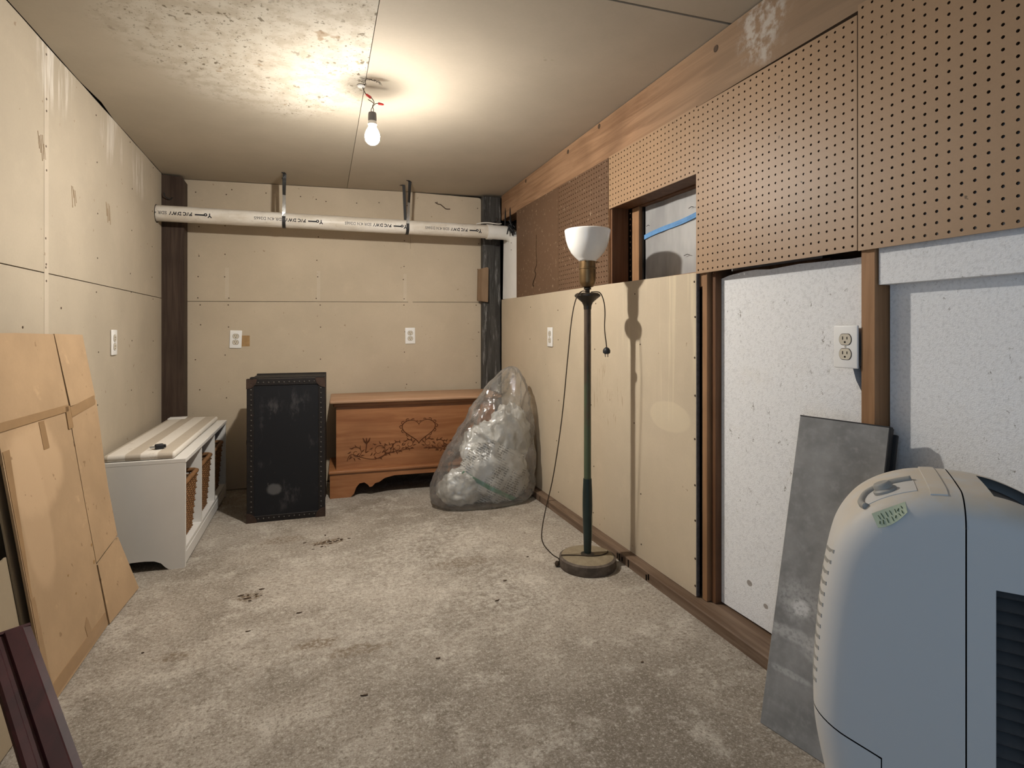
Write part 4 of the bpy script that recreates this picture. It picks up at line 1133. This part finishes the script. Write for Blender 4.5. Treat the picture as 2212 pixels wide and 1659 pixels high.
cord = smooth_path([(-.006, -.02, 1.186), (-.045, -.03, 1.186), (-.072, -.03, 1.15), (-.092, -.03, 1.06), (-.105, -.02, .90), (-.122, .0, .65), (-.148, .03, .40), (-.178, .05, .24), (-.194, .05, .15), (-.186, .05, .10), (-.150, .04, .055), (-.118, .038, .030), (-.124, .038, .008)], 8)
MB().tube(cord, .0023, 6).build('cord', M_cord, fl_, smooth='all')
c2 = smooth_path([(.006, -.02, 1.186), (.042, -.03, 1.184), (.062, -.03, 1.15), (.069, -.03, 1.10), (.067, -.03, 1.03), (.075, -.03, .965), (.077, -.03, .945)], 8)
MB().tube(c2, .0023, 6).build('cord', M_cord, fl_, smooth='all')
pl = MB(); pl.lathe([(.004, .018), (.012, .012), (.0165, .002), (.0150, -.008), (.008, -.012)], (.077, -.03, .930), 14)
plo = pl.build('plug', M_blacktube, fl_, smooth=True)
for s in (-1, 1): MB().box((.077 + s * .006 - .001, -.033, .905), (.077 + s * .006 + .001, -.027, .919)).build('prong', M_steel, plo)
MB().tube(smooth_path([(-.112, .030, .050), (-.05, .0, .0525), (.0, -.030, .0535), (.05, -.034, .0530), (.085, -.02, .0515), (.10, .0, .050)], 6), .0024, 6).build('cord', M_cord, fl_, smooth='all')
MB().lathe([(.003, -.012), (.009, -.008), (.011, 0), (.007, .009), (.002, .012)], (-.128, .036, .013), 10).build('cord_knot', M_cord, fl_, smooth=True)

# ------------------------------------------------------------------ grey boards leaning by the stud
dirw = Vector((.22, -.975, 0)).normalized()
BLp = Vector((1.098, 1.124, 0.0))
ry = atan2(dirw.y, dirw.x)
lean = atan2(.188, .782)
s1 = thing('grey_board', 'grey dusty board leaning against the stud behind the appliance', 'board', tuple(BLp), rot=(-lean, 0, ry))
LH = .806
MB().box((0, 0, 0), (.224, .018, LH), .002, 1).build('slab', M_slate, s1)
MB().box((.222, -.0004, .004), (.2262, .0184, LH - .002), .001, 1).build('edge_strip', M_darkedge, s1)
MB().box((.0, -.0006, LH - .002), (.224, .0186, LH + .0014), .001, 1).build('edge_strip', M_darkedge, s1)
off = dirw * .010 + Vector((-dirw.y, dirw.x, 0)) * .020
s2 = thing('grey_board', 'second darker board standing behind the grey dusty one', 'board', tuple(BLp + off), rot=(-lean, 0, ry))
MB().box((.0, 0, 0), (.224, .010, LH - .02), .002, 1).build('slab', M_darkedge, s2)

# ------------------------------------------------------------------ dehumidifier
UA = Vector((.9345, .7083, 0)); UT = Vector((.625, -.781, 0))
un = thing('dehumidifier', 'dusty off-white dehumidifier with grille standing by the foam wall', 'appliance', tuple(UA), atan2(UT.y, UT.x))
UD, UR, UC = .27, .050, .14
half = [(-.030, 0.0), (-.042, .06), (-.058, .16), (-.077, .26), (-.081, .33), (-.076, .42), (-.069, .50), (-.057, .578), (-.041, .632), (-.012, .679), (.026, .711), (.070, .731), (.105, .738), (.14, .740)]
hp2 = [tuple(p) for p in smooth_path([(a, 0, b) for a, b in half], 8)]
left = [(p[0], p[2]) for p in hp2]
prof = left + [(2 * UC - x, z) for x, z in left[::-1][1:]]
NP = len(prof)
def pnorm(i):
    a = prof[max(i - 1, 0)]; b = prof[min(i + 1, NP - 1)]
    d = Vector((b[0] - a[0], b[1] - a[1])).normalized(); return Vector((-d.y, d.x))
def section(w):
    if w < UR: ins = UR - sqrt(max(0, UR * UR - (UR - w) ** 2))
    elif w > UD - UR: ins = UR - sqrt(max(0, UR * UR - (w - UD + UR) ** 2))
    else: ins = 0
    bul = .008 * (1 - ((w - UD / 2) / (UD / 2)) ** 2)
    out = []
    for i, (x, z) in enumerate(prof):
        n_ = pnorm(i)
        s = min(1, z / .08)
        out.append(Vector((x + n_.x * (-ins + bul * .8), w, max(.012 if z < .02 else 0, z + n_.y * (-ins + bul * .45)))))
    return out
ws = [UR * (1 - cos(pi / 2 * k / 8)) for k in range(9)] + [UR + (UD - 2 * UR) * k / 10 for k in range(1, 10)] + [UD - UR + UR * sin(pi / 2 * k / 8) for k in range(9)]
def shell(scale=None):
    bm = bmesh.new(); rows = []
    for w in ws:
        rows.append([bm.verts.new(p) for p in section(w)])
    for A_, B_ in zip(rows, rows[1:]):
        for k in range(NP - 1):
            c = (A_[k].co + B_[k + 1].co) / 2
            if scale is None and c.x > .186 and c.x < .325 and .05 < c.y < .205 and c.z > .6: continue
            bm.faces.new((A_[k], A_[k + 1], B_[k + 1], B_[k]))
        bm.faces.new((A_[0], B_[0], B_[NP - 1], A_[NP - 1]))
    return bm, rows
GX0, GX1, GZ0, GZ1 = .178, .318, .13, .598
bm, rows = shell()
# near face in level strips, with the grille opening cut out
r0 = rows[0]
capf = []
for k in range(NP // 2):
    q = [r0[k], r0[k + 1], r0[NP - 2 - k], r0[NP - 1 - k]]
    q = [v for i, v in enumerate(q) if v not in q[:i]]
    if len(q) > 2: capf.append(bm.faces.new(q))
for co_, no in (((0, 0, GZ0), (0, 0, 1)), ((0, 0, GZ1), (0, 0, 1)), ((GX0, 0, 0), (1, 0, 0)), ((GX1, 0, 0), (1, 0, 0))):
    fs = [f for f in bm.faces if all(abs(v.co.y) < 1e-6 for v in f.verts)]
    bmesh.ops.bisect_plane(bm, geom=fs + list({e for f in fs for e in f.edges}) + list({v for f in fs for v in f.verts}), dist=1e-6, plane_co=co_, plane_no=no)
dead = []
for f in bm.faces:
    if all(abs(v.co.y) < 1e-6 for v in f.verts):
        c = f.calc_center_median()
        if GX0 < c.x < GX1 and GZ0 < c.z < GZ1: dead.append(f)
bmesh.ops.delete(bm, geom=dead, context='FACES')
rim_ = [(GX0, 0, GZ0), (GX1, 0, GZ0), (GX1, 0, GZ1), (GX0, 0, GZ1)]
fo = [bm.verts.new(p) for p in rim_]; fi = [bm.verts.new((p[0], .02, p[2])) for p in rim_]
for i in range(4):
    j = (i + 1) % 4; bm.faces.new((fo[i], fo[j], fi[j], fi[i]))
bm.faces.new(list(reversed(rows[-1])))
bmesh.ops.recalc_face_normals(bm, faces=bm.faces[:])
# split the shell: seam through the middle, water bucket at the lower front
for (co_, no) in (((UC, 0, 0), (1, 0, 0)), ((.024, 0, .264), (.34, 0, 1)), ((.024, 0, 0), (1, 0, 0))):
    bmesh.ops.bisect_plane(bm, geom=bm.verts[:] + bm.edges[:] + bm.faces[:], dist=1e-5, plane_co=co_, plane_no=no)
def part_of(f):
    c = f.calc_center_median()
    if c.x > UC: return 'rear_shell'
    if c.x < .024 and c.z + .34 * (c.x - .024) < .264: return 'water_bucket'
    return 'front_shell'
for nm in ('front_shell', 'rear_shell', 'water_bucket'):
    b2 = bm.copy()
    bmesh.ops.delete(b2, geom=[f for f in b2.faces if part_of(f) != nm], context='FACES')
    bmesh.ops.delete(b2, geom=[v for v in b2.verts if not v.link_faces], context='VERTS')
    for v in b2.verts:
        if nm == 'rear_shell' and abs(v.co.x - UC) < 1e-4: v.co.x += .0011
        if nm == 'front_shell' and abs(v.co.x - UC) < 1e-4: v.co.x -= .0011
        if nm == 'water_bucket':
            if abs(v.co.x - .024) < 1e-4: v.co.x -= .0018
            if abs(v.co.z + .34 * (v.co.x - .024) - .264) < 4e-3: v.co.z -= .0028
    me = bpy.data.meshes.new(nm); b2.to_mesh(me); b2.free()
    mk(nm, me, M_unitdust, un, smooth='all')
bm.free()
bm, rows = shell(1)
bm.faces.new(rows[0]); bm.faces.new(list(reversed(rows[-1])))
for v in bm.verts:
    c = Vector((UC, UD / 2, .37)); d = v.co - c
    v.co = c + Vector((d.x * .93, d.y * .80, d.z * .955))
me = bpy.data.meshes.new('inner_chassis'); bm.to_mesh(me); bm.free()
mk('inner_chassis', me, M_darkedge, un, smooth='all')
# grille slats and their cross bar
sl = None
n_sl = 22
for i in range(n_sl):
    z = GZ1 - .010 - i * (GZ1 - GZ0 - .012) / (n_sl - 1)
    if sl is None:
        sl = MB().prism([(GX0 + .0005, .003, 0), (GX0 + .0005, .018, .016), (GX0 + .0005, .0195, .0145), (GX0 + .0005, .0048, -.002)], (GX1 - GX0 - .001, 0, 0)).build('slat', M_slat, un, loc=(0, 0, z))
    else:
        c = sl.copy(); COL.objects.link(c); c.location = (0, 0, z)
MB().box((.215, .004, GZ0), (.2175, .012, GZ1)).build('grille_bar', M_slat, un)
MB().box((.288, .004, GZ0), (.2905, .012, GZ1)).build('grille_bar', M_slat, un)
MB().box((GX0 - .004, .0205, GZ0 - .004), (GX1 + .004, .024, GZ1 + .004)).build('grille_back', M_slot, un)
# louvres on the front
def prof_x(z):
    for a, b in zip(left, left[1:]):
        if a[1] <= z <= b[1]: return a[0] + (b[0] - a[0]) * (z - a[1]) / max(1e-6, b[1] - a[1])
    return left[0][0]
def on_front(z, w, out=.0):
    bul = .008 * (1 - ((w - UD / 2) / (UD / 2)) ** 2) * .8
    ins = UR - sqrt(max(0, UR * UR - (UR - w) ** 2)) if w < UR else 0
    return Vector((prof_x(z) - bul + ins - out, w, z))
for i in range(13):
    z = .325 + i * .021
    P_ = [on_front(z + .026 * (1 - k / 5), .030 + .10 * k / 5, .0002) for k in range(6)]
    MB().ribbon(P_, (0, .001, .0065), (.0020, 0, 0)).build('louvre', M_unitgrey, un)
# top controls
def on_top(x, w, up=.0):
    """point of the shell's upper surface over x at depth w"""
    S = section(w); best = None
    for a, b in zip(S, S[1:]):
        if a.x <= x <= b.x and a.z > .3:
            t = (x - a.x) / max(1e-9, b.x - a.x); best = a.lerp(b, t)
    n_ = Vector((-.6 * max(0, (UC - x)) / .18, 0, 1)).normalized()
    return (best or Vector((x, w, .7))) + n_ * up
def patch(name, x0, x1, w0, w1, up, mat, nx=10, nw=8, rnd=False):
    m = MB(); g = []
    for i in range(nx + 1):
        row = []
        for k in range(nw + 1):
            x = x0 + (x1 - x0) * i / nx; w = w0 + (w1 - w0) * k / nw
            row.append(m.bm.verts.new(on_top(x, w, up)))
        g.append(row)
    for i in range(nx):
        for k in range(nw): m.bm.faces.new((g[i][k], g[i + 1][k], g[i + 1][k + 1], g[i][k + 1]))
    gg = bmesh.ops.extrude_face_region(m.bm, geom=m.bm.faces[:])
    for v in gg['geom']:
        if isinstance(v, bmesh.types.BMVert): v.co.z -= .003
    return m.build(name, mat, un, smooth=True)
cp = patch('control_panel', .000, .078, .040, .105, .0012, M_unit)
arc_ = [on_top(.002, .036, .002), on_top(-.004, .055, .002), on_top(-.003, .080, .002), on_top(.008, .104, .002), on_top(.040, .112, .002), on_top(.076, .113, .002)]
MB().tube(smooth_path(arc_, 6), .0065, 8).build('panel_rim', M_unitgrey, un, smooth='all')
patch('raised_rib', .096, .120, .028, .225, .0022, M_unitdust, 6, 12)
kp = on_top(.033, .072, .0)
kb = MB(); kb.lathe([(.021, 0), (.021, .006), (.017, .010), (.016, .020), (.013, .0235), (.002, .024)], (0, 0, 0), 28)
kb.xf(Matrix.Translation(kp) @ Matrix.Rotation(-.45, 4, 'Y') @ Matrix.Diagonal((.95, .95, .75, 1)))
kb.build('knob', M_unitgrey, un, smooth=True)
# hanging paper tag
tg = MB()
cols = []
for i in range(9):
    f = i / 8
    b0 = Vector((.009 + .050 * f, .010 + .010 * f, .691 + .027 * f))
    b1 = Vector((.018 + .043 * f, -.005 + .009 * f * f, .672 + .008 * f + .024 * f * f))
    cols.append((b0, b1))
vv = [[tg.bm.verts.new(p) for p in c] for c in cols]
for a, b in zip(vv, vv[1:]): tg.bm.faces.new((a[0], b[0], b[1], a[1]))
g2 = bmesh.ops.extrude_face_region(tg.bm, geom=tg.bm.faces[:])
for v in g2['geom']:
    if isinstance(v, bmesh.types.BMVert): v.co += Vector((0, .0006, -.0006))
tgo = tg.build('paper_tag', M_tag, un)
wrt = MB()
for i in range(1, 8):
    b0, b1 = cols[i]
    nrm = Vector((0, -.0005, .0005))
    for q in range(2):
        p0 = b0.lerp(b1, .18 + random.uniform(0, .1) + .38 * q) + nrm; p1 = b0.lerp(b1, .42 + .36 * q + random.uniform(0, .1)) + nrm
        wrt.tube([p0 + Vector((random.uniform(-.002, .002), 0, 0)), p1 + Vector((random.uniform(-.002, .003), 0, 0))], .0007, 4)
wrt.build('handwriting', plain('green_ink', (.05, .075, .03), .7, .1), tgo, kind='stuff')

# ------------------------------------------------------------------ litter on the floor
lt = MB()
for (cx, cy, n, sp) in ((.085, 2.80, 26, .05), (-.21, 2.33, 10, .03), (-.40, 1.45, 14, .06), (.72, 2.1, 3, .2), (.4, 1.5, 4, .3), (-.1, 2.0, 3, .3)):
    for i in range(n):
        x, y = random.gauss(cx, sp), random.gauss(cy, sp * .6)
        if x < -.6 or x > 1.25: continue
        r = random.uniform(.002, .006); a = random.uniform(0, pi)
        lt.prism([(x + r * 2 * cos(a + k * 1.3) * random.uniform(.6, 1.2), y + r * sin(a + k * 1.3) * random.uniform(.6, 1.2), .0006) for k in range(4)], (0, 0, random.uniform(.001, .003)))
lo = lt.build('floor_litter', M_nail, kind='stuff')
lo['label'] = 'crumbs and dark leaf bits scattered on the concrete floor'; lo['category'] = 'litter'
